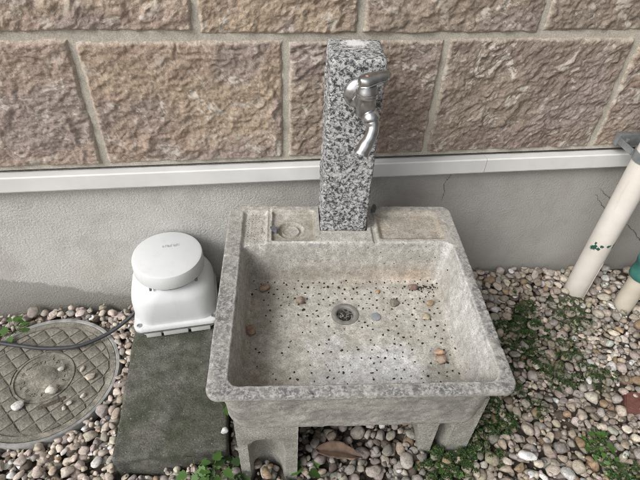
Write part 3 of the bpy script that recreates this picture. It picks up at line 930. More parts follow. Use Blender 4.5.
# ---------------------------------------------------------------- granite standpipe with tap
def build_post():
    root = empty('standpipe', S(0.2405, -0.1015, 0.4425), SA)
    tag(root, 'speckled grey granite water post with a silver tap at the back of the sink', 'water post')
    w, d, h = 0.117, 0.118, 0.4545
    bm = bmesh.new()
    bm_box(bm, 0, w, 0, d, -0.024, h, 0.009, 4)
    bmesh.ops.subdivide_edges(bm, edges=[e for e in bm.edges if abs(e.verts[0].co.z-e.verts[1].co.z) > 0.2], cuts=70, use_grid_fill=True)
    bmesh.ops.subdivide_edges(bm, edges=[e for e in bm.edges if e.calc_length() > 0.05], cuts=16, use_grid_fill=True)
    bm.normal_update()
    co = np.array([v.co[:] for v in bm.verts])
    nr = np.array([v.normal[:] for v in bm.verts])
    amp = np.where(co[:, 0] < 0.004, 0.0024, 0.0004)*np.where(co[:, 2] > h-0.004, 0.5, 1)
    dsp = amp*fbm(co[:, 0]*60, co[:, 1]*60, co[:, 2]*60, 23, 4, 0.6)
    for v, a, b in zip(bm.verts, nr, dsp):
        v.co += Vector(a)*b
    obj('shaft', bm, M['granite'], root, True, 50)
    # tap, turned a little to the right
    f = empty('tap', (0.0655, 0.0, 0.3860), R(7))
    f.scale = (1.05, 1.05, 1.02)
    f.parent = root
    face = Matrix(((1, 0, 0), (0, 0, -1), (0, 1, 0)))        # local z of the lathe -> -y
    bm = bmesh.new()
    lathe(bm, [(0.0, -0.004), (0.0325, -0.004), (0.0340, 0.002), (0.031, 0.008), (0.022, 0.014), (0.0155, 0.016)], rot=face, n=48)
    obj('flange', bm, M['chrome'], f, True, 50)
    bm = bmesh.new()
    lathe(bm, [(0.0145, 0.008), (0.0145, 0.024), (0.0180, 0.026), (0.0185, 0.036), (0.0170, 0.038), (0.0170, 0.055), (0.015, 0.066), (0.0, 0.071)], rot=face, n=32)
    lathe(bm, [(0.0, -0.030), (0.0120, -0.029), (0.0175, -0.020), (0.0200, 0.0), (0.0190, 0.014), (0.0205, 0.017), (0.0205, 0.026), (0.0185, 0.030), (0.0160, 0.040), (0.0, 0.041)], origin=(0, -0.050, 0), n=32)
    obj('valve_body', bm, M['chrome_dull'], f, True, 45)
    bm = bmesh.new()
    lathe(bm, [(0.0150, 0.0215), (0.0215, 0.0225), (0.0225, 0.0240), (0.0225, 0.0315), (0.0215, 0.0330), (0.0150, 0.0340)], rot=face, n=6)
    obj('hex_nut', bm, M['chrome'], f, False)
    bm = bmesh.new()
    lathe(bm, [(0.0180, 0.0165), (0.0222, 0.0170), (0.0222, 0.0200), (0.0210, 0.0205), (0.0222, 0.0210), (0.0222, 0.0255), (0.0180, 0.0262)], origin=(0, -0.050, 0), n=32)
    obj('bonnet_ring', bm, M['chrome'], f, True, 30)
    bm = bmesh.new()
    pts = spline([(0.004, -0.056, -0.014), (0.010, -0.066, -0.026), (0.0125, -0.074, -0.039), (0.006, -0.084, -0.055), (-0.006, -0.092, -0.073), (-0.0125, -0.096, -0.085)], 22)
    rad = [0.0150]*4+[0.0138]*4+[0.0124]*7+[0.0140, 0.0142, 0.0140, 0.0142, 0.0150, 0.0160, 0.0158]
    tube(bm, pts, rad, 28)
    obj('spout', bm, M['chrome'], f, True, 50)
    bm = bmesh.new()
    tube(bm, spline([(0.0050, -0.058, -0.017), (0.0088, -0.065, -0.024), (0.0105, -0.068, -0.029)], 6), [0.0150, 0.0175, 0.0178, 0.0178, 0.0175, 0.0150], 24)
    obj('spout_nut', bm, M['chrome'], f, True, 60)
    # lever handle: broad blade reaching to the right, edge turned down
    def blade(x0, x1, w0, w1, th0, th1, mat, name, dz=0.0):
        bm = bmesh.new()
        secs = []
        for k in range(19):
            t = k/18
            x = x0+(x1-x0)*t
            y = -0.050+0.012*t
            z = 0.046+dz+0.016*t-0.006*t*t
            e = min(1.0, (0.25+3.2*t), (0.35+5*(1-t)))
            hw = (w0+(w1-w0)*t)*e**0.5
            th = th0+(th1-th0)*t
            ring = []
            for a in range(18):
                an = 2*math.pi*a/18
                ca, sa_ = math.cos(an), math.sin(an)
                ring.append(bm.verts.new((x, y+hw*math.copysign(abs(ca)**0.6, ca), z+th*0.5*math.copysign(abs(sa_)**0.7, sa_)-0.004*ca*ca)))
            secs.append(ring)
        for a, b in zip(secs, secs[1:]):
            for i in range(18):
                bm.faces.new((a[i], a[(i+1) % 18], b[(i+1) % 18], b[i]))
        bm.faces.new(secs[0][::-1]); bm.faces.new(secs[-1])
        return obj(name, bm, M[mat], f, True, 60)
    blade(-0.017, 0.043, 0.020, 0.0130, 0.019, 0.007, 'chrome_dull', 'handle')
    blade(-0.0175, 0.0435, 0.0210, 0.0140, 0.005, 0.003, 'chrome', 'handle_edge', -0.0055)
    bm = bmesh.new()
    lathe(bm, [(0.0, 0.0015), (0.0045, 0.001), (0.005, -0.002)], origin=(-0.002, -0.050, 0.0562), n=16)
    obj('handle_cap', bm, m_simple('red_cap', (0.40, 0.20, 0.16), (0.55, 0.35, 0.3), 90, 0.5), f)
    return root
build_post()

# ---------------------------------------------------------------- manhole cover
def build_cover():
    cx, cy = COVER_C
    zt = -0.004
    root = empty('manhole_cover', (cx, cy, zt))
    tag(root, 'round concrete manhole cover with a raised diamond grid, set in the gravel', 'manhole cover')
    Rr = COVER_R
    bm = bmesh.new()
    lathe(bm, [(Rr-0.012, -0.03), (Rr-0.012, 0.001), (Rr-0.009, 0.004), (Rr-0.002, 0.004), (Rr, 0.001), (Rr+0.001, -0.03)], n=96)
    obj('frame_ring', bm, M['ring'], root, True, 40)
    bm = bmesh.new()
    lathe(bm, [(0, -0.004), (0.078, -0.004), (0.079, -0.0005), (0.084, -0.0005), (0.085, -0.004), (Rr-0.030, -0.004), (Rr-0.029, 0.0005), (Rr-0.0135, 0.0005), (Rr-0.013, -0.02)], n=96)
    obj('plate', bm, M['cover'], root, True, 30)
    # raised squares of the diamond grid
    ang = R(40)
    step = 0.040
    hw = 0.0182
    ca, sa_ = math.cos(ang), math.sin(ang)
    for i in range(-6, 7):
        for j in range(-6, 7):
            px, py = (i+0.5)*step, (j+0.5)*step
            x, y = px*ca-py*sa_, px*sa_+py*ca
            # clip square with the two circles
            poly = [(px-hw, py-hw), (px+hw, py-hw), (px+hw, py+hw), (px-hw, py+hw)]
            d = math.hypot(px, py)
            if d > Rr-0.020 or d < 0.080:
                continue
            q = []
            for (a, b) in poly:
                rr = math.hypot(a, b)
                f = 1.0
                if rr > Rr-0.032: f = (Rr-0.032)/rr
                if rr < 0.0875: f = 0.0875/rr
                a, b = a*f, b*f
                q.append((a*ca-b*sa_-x, a*sa_+b*ca-y))
            area = 0.5*abs(sum(q[k][0]*q[(k+1) % 4][1]-q[(k+1) % 4][0]*q[k][1] for k in range(4)))
            if area < 2e-4: continue
            bm = bmesh.new()
            hh = 0.0 + random.uniform(-0.0012, 0.0004)
            lo = [bm.verts.new((a, b, -0.0045)) for a, b in q]
            mi = [bm.verts.new((a*0.97, b*0.97, hh-0.001)) for a, b in q]
            hi = [bm.verts.new((a*0.88, b*0.88, hh)) for a, b in q]
            for A, B in ((lo, mi), (mi, hi)):
                for k in range(4):
                    bm.faces.new((A[k], A[(k+1) % 4], B[(k+1) % 4], B[k]))
            bm.faces.new(hi)
            o = obj('raised_square', bm, M['cover'], root, True, 40)
            o.location = (x, y, 0)
    # worn boss with ring of raised lettering (too worn to read) in the middle
    bm = bmesh.new()
    lathe(bm, [(0, -0.002), (0.034, -0.002), (0.038, -0.0045)], n=40)
    obj('centre_boss', bm, M['cover'], root, True, 40)
    rg = random.Random(3)
    for k in range(22):
        a = 2*math.pi*k/22
        if rg.random() < 0.2: continue
        bm = bmesh.new()
        for e in range(2):
            ox, oy = rg.uniform(-0.004, 0.004), rg.uniform(-0.006, 0.006)
            if rg.random() < 0.5: bm_box(bm, ox-0.001, ox+0.001, oy-0.005, oy+0.005, -0.004, -0.0018)
            else: bm_box(bm, ox-0.005, ox+0.005, oy-0.001, oy+0.001, -0.004, -0.0020)
        o = obj('worn_letter', bm, M['cover'], root, False)
        o.location = (0.058*math.cos(a), 0.058*math.sin(a), 0)
        o.rotation_euler.z = a-math.pi/2
    # lifting slot
    bm = bmesh.new()
    bm_box(bm, -0.036, 0.036, -0.006, 0.006, -0.004, 0.0008, 0.002)
    o = obj('lifting_slot', bm, M['soil'], root, True)
    o.location = (0.045, -0.090, 0.0); o.rotation_euler.z = R(24)
build_cover()

# ---------------------------------------------------------------- slab, blower, hose
def build_slab():
    x0, x1, y0, y1 = SLAB
    root = empty('paving_slab', ((x0+x1)/2, (y0+y1)/2, 0))
    bm = bmesh.new()
    bm_box(bm, x0, x1, y0, y1, -0.07, 0.056, 0.008, 3)
    bmesh.ops.subdivide_edges(bm, edges=[e for e in bm.edges if e.calc_length() > 0.08], cuts=26, use_grid_fill=True)
    bm.normal_update()
    for v in bm.verts:
        c = v.co
        k = 0.0030*float(fbm(c.x*14, c.y*14, c.z*14, 5, 4))+0.0012*float(fbm(c.x*70, c.y*70, c.z*70, 6, 2))
        v.co = c+v.normal*k
        v.co.x -= (x0+x1)/2; v.co.y -= (y0+y1)/2
    obj('slab_body', bm, M['slab'], root, True, 60)
    tag(root, 'dark mossy concrete slab lying on the gravel under the white air pump', 'slab')
build_slab()

def rsq(hx, hy, r, n=10):
    P = []
    for sx, sy, t0 in ((1, 1, 0), (-1, 1, 90), (-1, -1, 180), (1, -1, 270)):
        for k in range(n):
            t = R(t0+90*k/(n-1))
            P.append((sx*(hx-r)+r*math.cos(t), sy*(hy-r)+r*math.sin(t)))
    return P

def build_blower():
    root = empty('air_pump', (-0.060, -0.106, 0.0565), R(4.5))
    tag(root, 'white plastic septic air pump with a round lid, sitting on the mossy slab', 'air pump')
    def loft(bm, levels, cap0=True, cap1=True):
        rings = [[bm.verts.new((x, y, z)) for x, y in rsq(hx, hy, r)] for (hx, hy, r, z) in levels]
        n = len(rings[0])
        for a, b in zip(rings, rings[1:]):
            for i in range(n):
                bm.faces.new((a[i], a[(i+1) % n], b[(i+1) % n], b[i]))
        if cap0: bm.faces.new(rings[0][::-1])
        if cap1: bm.faces.new(rings[-1])
    bm = bmesh.new()
    loft(bm, [(0.104, 0.089, 0.018, 0.003), (0.110, 0.094, 0.022, 0.008), (0.113, 0.096, 0.024, 0.030)])
    for x0, x1 in ((-0.0935, -0.050), (-0.044, 0.028), (0.036, 0.0935)):       # moulded base panels
        bm_box(bm, x0, x1, -0.1020, -0.080, 0.0035, 0.030, 0.003, 2)
    obj('base', bm, M['plastic'], root, True, 40)
    for x in (-0.075, 0.075):
        for y in (-0.06, 0.06):
            bm = bmesh.new()
            lathe(bm, [(0, 0), (0.011, 0), (0.010, 0.006), (0.0, 0.006)], origin=(x, y, -0.001), n=20)
            obj('rubber_foot', bm, M['gasket'], root)
    bm = bmesh.new()
    loft(bm, [(0.1240, 0.1060, 0.024, 0.0290), (0.1240, 0.1060, 0.024, 0.0322)])
    obj('gasket', bm, M['gasket'], root, True, 40)
    bm = bmesh.new()
    lv = [(0.120, 0.1025, 0.022, 0.032), (0.1235, 0.1055, 0.024, 0.035), (0.1235, 0.1055, 0.024, 0.045), (0.1215, 0.1035, 0.026, 0.0485)]
    loft(bm, lv)
    obj('flange', bm, M['plastic'], root, True, 35)
    bm = bmesh.new()
    lv = []
    for t in np.linspace(0, 1, 18):
        a = t*math.pi/2
        k = 1-0.20*(1-math.cos(a))**2.6
        z = 0.047+0.135*(t**0.9)
        rnd = 0.046+0.039*t
        bul = 0.0045*math.sin(math.pi*min(1, t*1.05))
        lv.append(((0.1155+bul)*k, (0.0955+bul)*min(1, k+0.04), rnd, z))
    lv.append((0.0935, 0.0905, 0.086, 0.1935))
    loft(bm, lv)
    obj('housing', bm, M['plastic'], root, True, 50)
    # round cap
    bm = bmesh.new()
    lathe(bm, [(0.082, 0.176), (0.0885, 0.182), (0.0885, 0.200)], n=72)
    obj('neck', bm, M['gasket'], root, True, 40)
    bm = bmesh.new()
    lathe(bm, [(0.080, 0.194), (0.0985, 0.194), (0.0995, 0.197), (0.0985, 0.232), (0.0965, 0.2375), (0.090, 0.2405), (0.0, 0.2420)], n=96)
    lid = obj('lid', bm, M['plastic_lid'], root, True, 40)
    # faded print on the lid
    rg = random.Random(5)
    bm = bmesh.new()
    def st(x0, y0, x1, y1, w=0.0010):
        d = Vector((x1-x0, y1-y0)); n = Vector((-d.y, d.x)).normalized()*w
        vs = [bm.verts.new((x0+n.x, y0+n.y, 0.24215)), bm.verts.new((x0-n.x, y0-n.y, 0.24215)), bm.verts.new((x1-n.x, y1-n.y, 0.24215)), bm.verts.new((x1+n.x, y1+n.y, 0.24215))]
        bm.faces.new(vs)
    for k in range(6):
        bx = -0.012+k*0.0078
        y0 = 0.025
        st(bx, y0, bx, y0+0.009)
        st(bx, y0+(0.009 if k % 2 else 0.0045), bx+0.005, y0+(0.009 if k % 2 else 0.0045))
        if k % 3: st(bx+0.005, y0, bx+0.005, y0+0.0085)
        if k % 2 == 0: st(bx, y0, bx+0.005, y0)
    pr = obj('print', bm, M['print'], lid, False)
    for (x, y) in ((-0.107, -0.089), (0.107, -0.089), (-0.107, 0.089), (0.107, 0.089)):
        bm = bmesh.new()
        lathe(bm, [(0.0075, 0.0455), (0.0075, 0.0500), (0.0055, 0.0510), (0.0045, 0.0490), (0, 0.0490)], origin=(x, y, 0), n=20)
        obj('screw', bm, M['steel'], root, True, 30)
    for (a, w) in ((-122, 0.006), (-42, 0.008)):
        bm = bmesh.new()
        x, y = 0.0975*math.cos(R(a)), 0.0975*math.sin(R(a))
        bm_box(bm, x-w/2, x+w/2, y-0.003, y+0.004, 0.1835, 0.1935, 0.001)
        obj('lid_latch', bm, M['gasket'], root)
build_blower()

def build_hose():
    pts = [(-0.95, -0.02, 0.0), (-0.78, -0.075, 0.004), (-0.62, -0.14, 0.010), (-0.53, -0.167, 0.011), (-0.45, -0.185, 0.011), (-0.36, -0.186, 0.012),
           (-0.285, -0.160, 0.020), (-0.225, -0.128, 0.040), (-0.185, -0.108, 0.068), (-0.160, -0.100, 0.078)]
    o0 = np.array((-0.45, -0.18, 0.0))
    bm = bmesh.new()
    tube(bm, [np.array(p)-o0 for p in spline(pts, 90)], 0.0058, 14)
    o = obj('air_hose', bm, M['rubber'], None, True, 60)
    o.location = o0
    tag(o, 'black rubber hose running from the white air pump across the round cover', 'hose')
build_hose()

# ---------------------------------------------------------------- pipes by the wall
def build_pipes():
    root = empty('downpipe', (PIPE1[0], PIPE1[1], 0))
    tag(root, 'white painted downpipe with green paint chips, standing against the wall', 'pipe')
    bm = bmesh.new()
    tube(bm, [(0, 0, z) for z in np.linspace(-0.06, 2.3, 30)], 0.0365, 48)
    obj('pipe_body', bm, M['pipe'], root, True, 50)
    bm = bmesh.new()
    a = R(-62)
    for da in (0, 0.16):
        tube(bm, [(0.0362*math.cos(a+da), 0.0362*math.sin(a+da), z) for z in (-0.05, 0.18)], 0.0014, 6)
    obj('seam_line', bm, M['pipe'], root)
    # clamp on the wall
    cl = empty('pipe_clamp', (PIPE1[0]-0.020, -0.03, 0.572))
    tag(cl, 'galvanised clamp fixing the white downpipe to the wall above the rail', 'pipe clamp')
    bm = bmesh.new()
    bm_box(bm, -0.018, 0.066, -0.003, 0.016, -0.020, 0.016, 0.002)
    obj('wall_plate', bm, M['steel'], cl)
    bm = bmesh.new()
    bm_box(bm, -0.018, -0.0150, -0.070, -0.0025, -0.010, 0.010, 0.001)
    obj('arm', bm, M['steel'], cl)
    bm = bmesh.new()
    bm_box(bm, 0.055, 0.058, -0.070, -0.0025, -0.010, 0.010, 0.001)
    obj('arm', bm, M['steel'], cl)
    bm = bmesh.new()
    lathe(bm, [(0.0372, -0.014), (0.0400, -0.014), (0.0400, 0.014), (0.0372, 0.014), (0.0372, -0.014)], origin=(0.020, PIPE1[1]+0.03, 0), n=40)
    obj('band', bm, M['steel'], cl, True, 40)
    bm = bmesh.new()
    lathe(bm, [(0.0, 0.008), (0.006, 0.007), (0.006, 0.0)], origin=(0.005, -0.012, 0.000), n=6)
    obj('bolt', bm, M['steel'], cl, False)
    r2 = empty('drain_pipe', (PIPE2[0], PIPE2[1], 0))
    tag(r2, 'short cream pipe with a green coupling, right of the white downpipe', 'pipe')
    bm = bmesh.new()
    tube(bm, [(0, 0, z) for z in np.linspace(-0.06, 0.17, 6)], 0.0315, 40)
    obj('pipe_body', bm, M['cream'], r2, True, 50)
    bm = bmesh.new()
    lathe(bm, [(0.0318, 0.148), (0.040, 0.148), (0.0415, 0.152), (0.0415, 0.170), (0.0385, 0.174), (0.0385, 0.205), (0.0415, 0.209), (0.0415, 0.222), (0.036, 0.226), (0.030, 0.226)], n=40)
    obj('coupling', bm, M['green'], r2, True, 40)
    bm = bmesh.new()
    tube(bm, [(0, 0, z) for z in (0.20, 0.255)], 0.0300, 32)
    obj('pipe_neck', bm, M['gasket'], r2, True, 50)
    bm = bmesh.new()
    lathe(bm, [(0.0, 0.25), (0.036, 0.25), (0.0385, 0.253), (0.0385, 0.300), (0.032, 0.304), (0.032, 1.6), (0, 1.6)], n=40)
    obj('upper_pipe', bm, M['green'], r2, True, 40)
    # mossy concrete footing at the downpipe
    bm = bmesh.new()
    bmesh.ops.create_icosphere(bm, subdivisions=5, radius=1)
    for v in bm.verts:
        c = v.co.copy()
        n = float(fbm(c.x*2.2, c.y*2.2, c.z*2.2, 31, 4))
        m = float(fbm(c.x*9, c.y*9, c.z*9, 32, 3))
        p = c.normalized()*(1+0.16*n+0.05*m)
        v.co = Vector((p.x*0.085, p.y*0.075, max(p.z, -0.5)*0.034))
    o = obj('pipe_footing', bm, M['footing'], None, True, 70)
    o.location = (1.262, -0.165, -0.012)
    o.rotation_euler.z = R(30)
    tag(o, 'mossy lump of concrete at the foot of the white downpipe', 'footing')
build_pipes()

# ---------------------------------------------------------------- gravel
MOSS = [(1.02, -0.27, 0.085), (1.075, -0.20, 0.06), (1.05, -0.35, 0.07), (1.13, -0.37, 0.055), (1.08, -0.43, 0.06), (0.90, -0.44, 0.05),
        (0.66, -0.66, 0.085), (0.74, -0.62, 0.07), (0.83, -0.55, 0.05), (1.22, -0.24, 0.07), (1.07, -0.665, 0.045), (1.10, -0.74, 0.045), (1.20, -0.46, 0.04), (0.95, -0.53, 0.04)]
def moss_at(x, y):
    m = 0
    for a, b, r in MOSS:
        m = np.maximum(m, 1-sstep(0.4, 1.25, np.hypot(x-a, y-b)/r))
    return m

def pebble_mesh(k, sub=2):
    bm = bmesh.new()
    bmesh.ops.create_icosphere(bm, subdivisions=sub, radius=1)
    V = np.array([v.co[:] for v in bm.verts])
    Fc = np.array([[v.index for v in f.verts] for f in bm.faces])
    bm.free()
    rg = np.random.default_rng(100+k)
    ex = rg.uniform(0.70, 1.05)
    V = np.sign(V)*np.abs(V)**ex
    for _ in range(rg.integers(3, 9)):
        n = rg.normal(size=3); n /= np.linalg.norm(n)
        d = rg.uniform(0.55, 0.90)
        over = np.maximum(V@n-d, 0)
        V = V-np.outer(over*0.92, n)
    f = 1+0.17*fbm(V[:, 0]*1.1+k*3, V[:, 1]*1.1, V[:, 2]*1.1, 50+k, 2)
    V = V*f[:, None]
    V -= (V.max(0)+V.min(0))/2
    V /= (V.max(0)-V.min(0))/2
    return V, Fc
NPM = 24
PM = [pebble_mesh(k) for k in range(NPM)]
PAL = {
    'pink beige': (0.43, 0.365, 0.32), 'tan': (0.37, 0.315, 0.25), 'mauve grey': (0.33, 0.285, 0.262), 'grey': (0.30, 0.278, 0.245),
    'white': (0.62, 0.605, 0.58), 'ochre brown': (0.31, 0.225, 0.145), 'cream': (0.50, 0.44, 0.365), 'dark brown': (0.15, 0.12, 0.098),
}
PN = list(PAL)
def palette_at(x, y):
    if x < 0.12:   w = [0.30, 0.13, 0.18, 0.10, 0.06, 0.04, 0.17, 0.02]
    elif x < 0.68 and y < -0.30: w = [0.08, 0.12, 0.14, 0.38, 0.02, 0.06, 0.06, 0.14]
    elif x > 1.2 and y > -0.42: w = [0.24, 0.18, 0.10, 0.12, 0.12, 0.04, 0.17, 0.03]
    else: w = [0.20, 0.30, 0.11, 0.12, 0.03, 0.07, 0.14, 0.03]
    return rng.choice(8, p=np.array(w)/sum(w))

def build_gravel():
    cs = 0.003
    X0, X1, Y0, Y1 = -0.95, 1.85, -1.0, 0.0
    nx, ny = int((X1-X0)/cs), int((Y1-Y0)/cs)
    gx = X0+(np.arange(nx)+0.5)*cs; gy = Y0+(np.arange(ny)+0.5)*cs
    GX, GY = np.meshgrid(gx, gy)
    Hm = ground_z(GX, GY).astype(float)
    owner = np.full(Hm.shape, -1, int)
    bad = np.zeros(Hm.shape, bool)
    bad |= np.hypot(GX-COVER_C[0], GY-COVER_C[1]) < COVER_R-0.002
    bad |= (GX > SLAB[0]-0.001) & (GX < SLAB[1]+0.001) & (GY > SLAB[2]-0.001)
    c, s = math.cos(SA), math.sin(SA)
    UU = (GX-SX)*c+(GY-SY)*s; VV = -(GX-SX)*s+(GY-SY)*c
    g1 = (UU > 0.034) & (UU < 0.180) & (VV > -0.526)
    g1 &= ~((UU > 0.068) & (UU < 0.142) & (VV < -0.486))
    bad |= g1
    bad |= (UU > 0.50) & (UU < 0.624) & (VV > -0.482)
    bad |= np.hypot(GX-PIPE1[0], GY-PIPE1[1]) < 0.036
    bad |= np.hypot(GX-PIPE2[0], GY-PIPE2[1]) < 0.031
    foot = np.clip(1-((GX-1.262)/0.08)**2-((GY+0.165)/0.07)**2, 0, None)
    Hm = np.maximum(Hm, -0.012+0.032*np.sqrt(foot)*(foot > 0)+np.where(foot > 0, 0, -1))
    hidden = (UU > 0.2) & (UU < 0.5) & (VV > -0.40)
    Hm[bad] = 9.0
    peb = []
    def try_place(n, amin, amax, ncand, zlim, regs=None):
        for _ in range(n):
            a = amin+(amax-amin)*rng.random()**1.5
            b = a*rng.uniform(0.56, 0.95)
            cc = b*rng.uniform(0.55, 0.92)
            th = rng.uniform(0, math.pi)
            if regs is None:
                xs = rng.uniform(X0+.03, X1-.03, ncand); ys = rng.uniform(Y0+.03, Y1-.012, ncand)
                # candidates near one another so size sorting stays local
                xs = xs[0]+rng.normal(0, 0.03, ncand); ys = ys[0]+rng.normal(0, 0.03, ncand)
            else:
                k = rng.integers(len(regs)); 
                xs = regs[k][0]+rng.normal(0, regs[k][2], ncand); ys = regs[k][1]+rng.normal(0, regs[k][2], ncand)
            best = None
            ct, stn = math.cos(th), math.sin(th)
            for x, y in zip(xs, ys):
                ix0, ix1 = int((x-a-X0)/cs), int((x+a-X0)/cs)+1
                iy0, iy1 = int((y-a-Y0)/cs), int((y+a-Y0)/cs)+1
                if ix0 < 0 or iy0 < 0 or ix1 >= nx or iy1 > ny: continue
                lx = GX[iy0:iy1, ix0:ix1]-x; ly = GY[iy0:iy1, ix0:ix1]-y
                p = (lx*ct+ly*stn)/a; q = (-lx*stn+ly*ct)/b
                r2 = p*p+q*q
                ins = r2 < 0.90
                sub = Hm[iy0:iy1, ix0:ix1]
                dz = cc*np.sqrt(np.clip(1-r2, 0, 1))
                zc = (sub+dz*0.80)[ins].max() if ins.any() else 99
                if best is None or zc < best[0]:
                    best = (zc, x, y, iy0, iy1, ix0, ix1, ins, dz)
            if best is None or best[0] > 5: continue
            zc, x, y, iy0, iy1, ix0, ix1, ins, dz = best
            top = zc+cc
            g = float(ground_z(np.array(x), np.array(y)))
            if top > g+zlim: continue
            sub = Hm[iy0:iy1, ix0:ix1]
            new = zc+dz
            m = ins & (new > sub)
            sub[m] = new[m]
            owner[iy0:iy1, ix0:ix1][m] = len(peb)
            peb.append((x, y, zc, a, b, cc, th))
    try_place(1000, 0.016, 0.027, 4, 0.058)
    try_place(3800, 0.009, 0.021, 5, 0.064)
    try_place(2600, 0.0080, 0.016, 8, 0.062)
    try_place(5200, 0.0035, 0.0080, 7, 0.058)
    # banked up against the wall and the sink's right foot
    try_place(200, 0.012, 0.020, 5, 0.078, [(0.95, -0.05, .04), (1.05, -0.05, .04), (1.15, -0.05, .04), (0.90, -0.10, .03)])
    return peb, owner, Hm, (X0, Y0, cs), bad

peb, owner, Hmap, (GX0, GY0, GCS), BAD = build_gravel()
def surf(x, y):
    i = int((y-GY0)/GCS); j = int((x-GX0)/GCS)
    if 0 <= i < Hmap.shape[0] and 0 <= j < Hmap.shape[1] and Hmap[i, j] < 5:
        return float(Hmap[i, j])
    return 0.0

def in_poly(px, py, P):
    ins = np.zeros(np.shape(px), bool)
    for k in range(len(P)):
        (x1, y1), (x2, y2) = P[k], P[(k+1) % len(P)]
        cnd = (y1 > py) != (y2 > py)
        ins ^= cnd & (px < (x2-x1)*(py-y1)/(y2-y1+1e-9)+x1)
    return ins

def emit_pebbles():
    A = np.array([p[:7] for p in peb])
    n = len(A)
    vis = np.bincount(owner[owner >= 0], minlength=n)*GCS*GCS
    px, py, w = project(np.c_[A[:, 0], A[:, 1], A[:, 2]+A[:, 5]*0.7])
    inv = (px > 4) & (px < 636) & (py > 4) & (py < 476)
    occ = in_poly(px, py, [(205, 398), (229, 205), (450, 203), (520, 392), (487, 426), (238, 428)])
    occ |= in_poly(px, py, [(125, 270), (150, 225), (215, 240), (217, 320), (135, 340)])
    score = np.where(inv & ~occ, vis*(F_PX/w)**2, 0)
    frac = vis/(math.pi*A[:, 3]*A[:, 4])
    score = score*(frac > 0.55)
    order = np.argsort(-score)
    chosen = set(order[:300].tolist())
    cols = np.empty((n, 3)); ci = np.empty(n, int)
    for k in range(n):
        ci[k] = palette_at(A[k, 0], A[k, 1])
        base = np.array(PAL[PN[ci[k]]])
        tone = 1.10 if A[k, 0] < 0.12 else (0.88 if A[k, 0] < 0.70 else (1.0 if A[k, 0] > 1.2 and A[k, 1] > -0.42 else 0.90))  # bright left, darker right: dirtier stones plus painted light falloff
        cc = base*tone*rng.uniform(0.70, 1.25)*rng.normal(1, 0.018, 3)
        m = float(moss_at(A[k, 0], A[k, 1]))
        g = (0.45*m)
        cc = cc*(1-g)+np.array((0.11, 0.115, 0.06))*g
        cols[k] = np.clip(cc, 0.03, 0.7)
    mats = []
    for k in range(n):
        x, y, z, a, b, c, th = A[k]
        rg = np.random.default_rng(k)
        E = Matrix.Rotation(th, 3, 'Z') @ Matrix.Rotation(rg.normal(0, 0.22), 3, 'X') @ Matrix.Rotation(rg.normal(0, 0.22), 3, 'Y')
        mats.append(E)
    # the countable ones
    shared = []
    for k in range(NPM):
        V, Fc = PM[k]
        me = bpy.data.meshes.new('pebble')
        me.from_pydata(V.tolist(), [], Fc.tolist())
        me.polygons.foreach_set('use_smooth', np.full(len(me.polygons), True))
        me.materials.append(M['pebble'])
        shared.append(me)
    def zone(x, y):
        if x < 0.10 and y > -0.145: return 'along the wall behind the round cover'
        if x < 0.14: return 'between the round cover and the mossy slab' if y > -0.46 else 'in the gravel below the round cover'
        if x < 0.62: return 'in the shaded gravel under the sink'
        if y > -0.13: return 'banked along the foot of the wall by the downpipe'
        if x > 1.18: return 'in the gravel near the pipes on the right'
        if y < -0.55: return 'in the gravel at the lower right corner'
        return 'in the gravel just right of the sink'
    for k in order[:300]:
        x, y, z, a, b, c, th = A[k]
        o = bpy.data.objects.new('pebble', shared[k % NPM])
        link(o)
        o.location = (x, y, z)
        o.rotation_euler = mats[k].to_euler()
        o.scale = (a, b, c)
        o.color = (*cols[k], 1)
        zz = zone(x, y)
        size = 'large ' if a > 0.0215 else ('small ' if a < 0.0165 else '')
        shp = 'long' if b/a < 0.68 else ('oval' if b/a < 0.82 else 'round')
        tag(o, f'{size}{shp} {PN[ci[k]]} pebble {zz}', 'pebble', f'{size}{shp} {PN[ci[k]]} pebbles {zz}')
    rest = [k for k in range(n) if k not in chosen and (vis[k] > (1.0e-5 if A[k, 3] > 0.008 else 1.2e-5))]
    VV, FF, CC = [], [], []
    off = 0
    for k in rest:
        x, y, z, a, b, c, th = A[k]
        V, Fc = PM[k % NPM]
        E = np.array(mats[k])
        P = (V*np.array((a, b, c)))@E.T+np.array((x, y, z))
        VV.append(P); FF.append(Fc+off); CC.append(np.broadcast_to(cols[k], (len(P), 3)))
        off += len(P)
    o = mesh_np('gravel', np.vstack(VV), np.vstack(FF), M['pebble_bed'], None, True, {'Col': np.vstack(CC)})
    tag(o, 'bed of small mixed river gravel round the sink and cover', 'gravel', kind='stuff')
    return n, len(rest)
print('pebbles', emit_pebbles())

def stone_at(x, y, z, a, b, c, col, label, cat='pebble', k=0, rz=0.0, name='pebble', tilt=0.0):
    V, Fc = PM[k % NPM]
    o = mesh_np(name, V, Fc, M['pebble'], None, True)
    o.location = (x, y, z+c*0.9); o.scale = (a, b, c); o.rotation_euler = (tilt, 0, rz); o.color = (*col, 1)
    tag(o, label, cat)
    return o

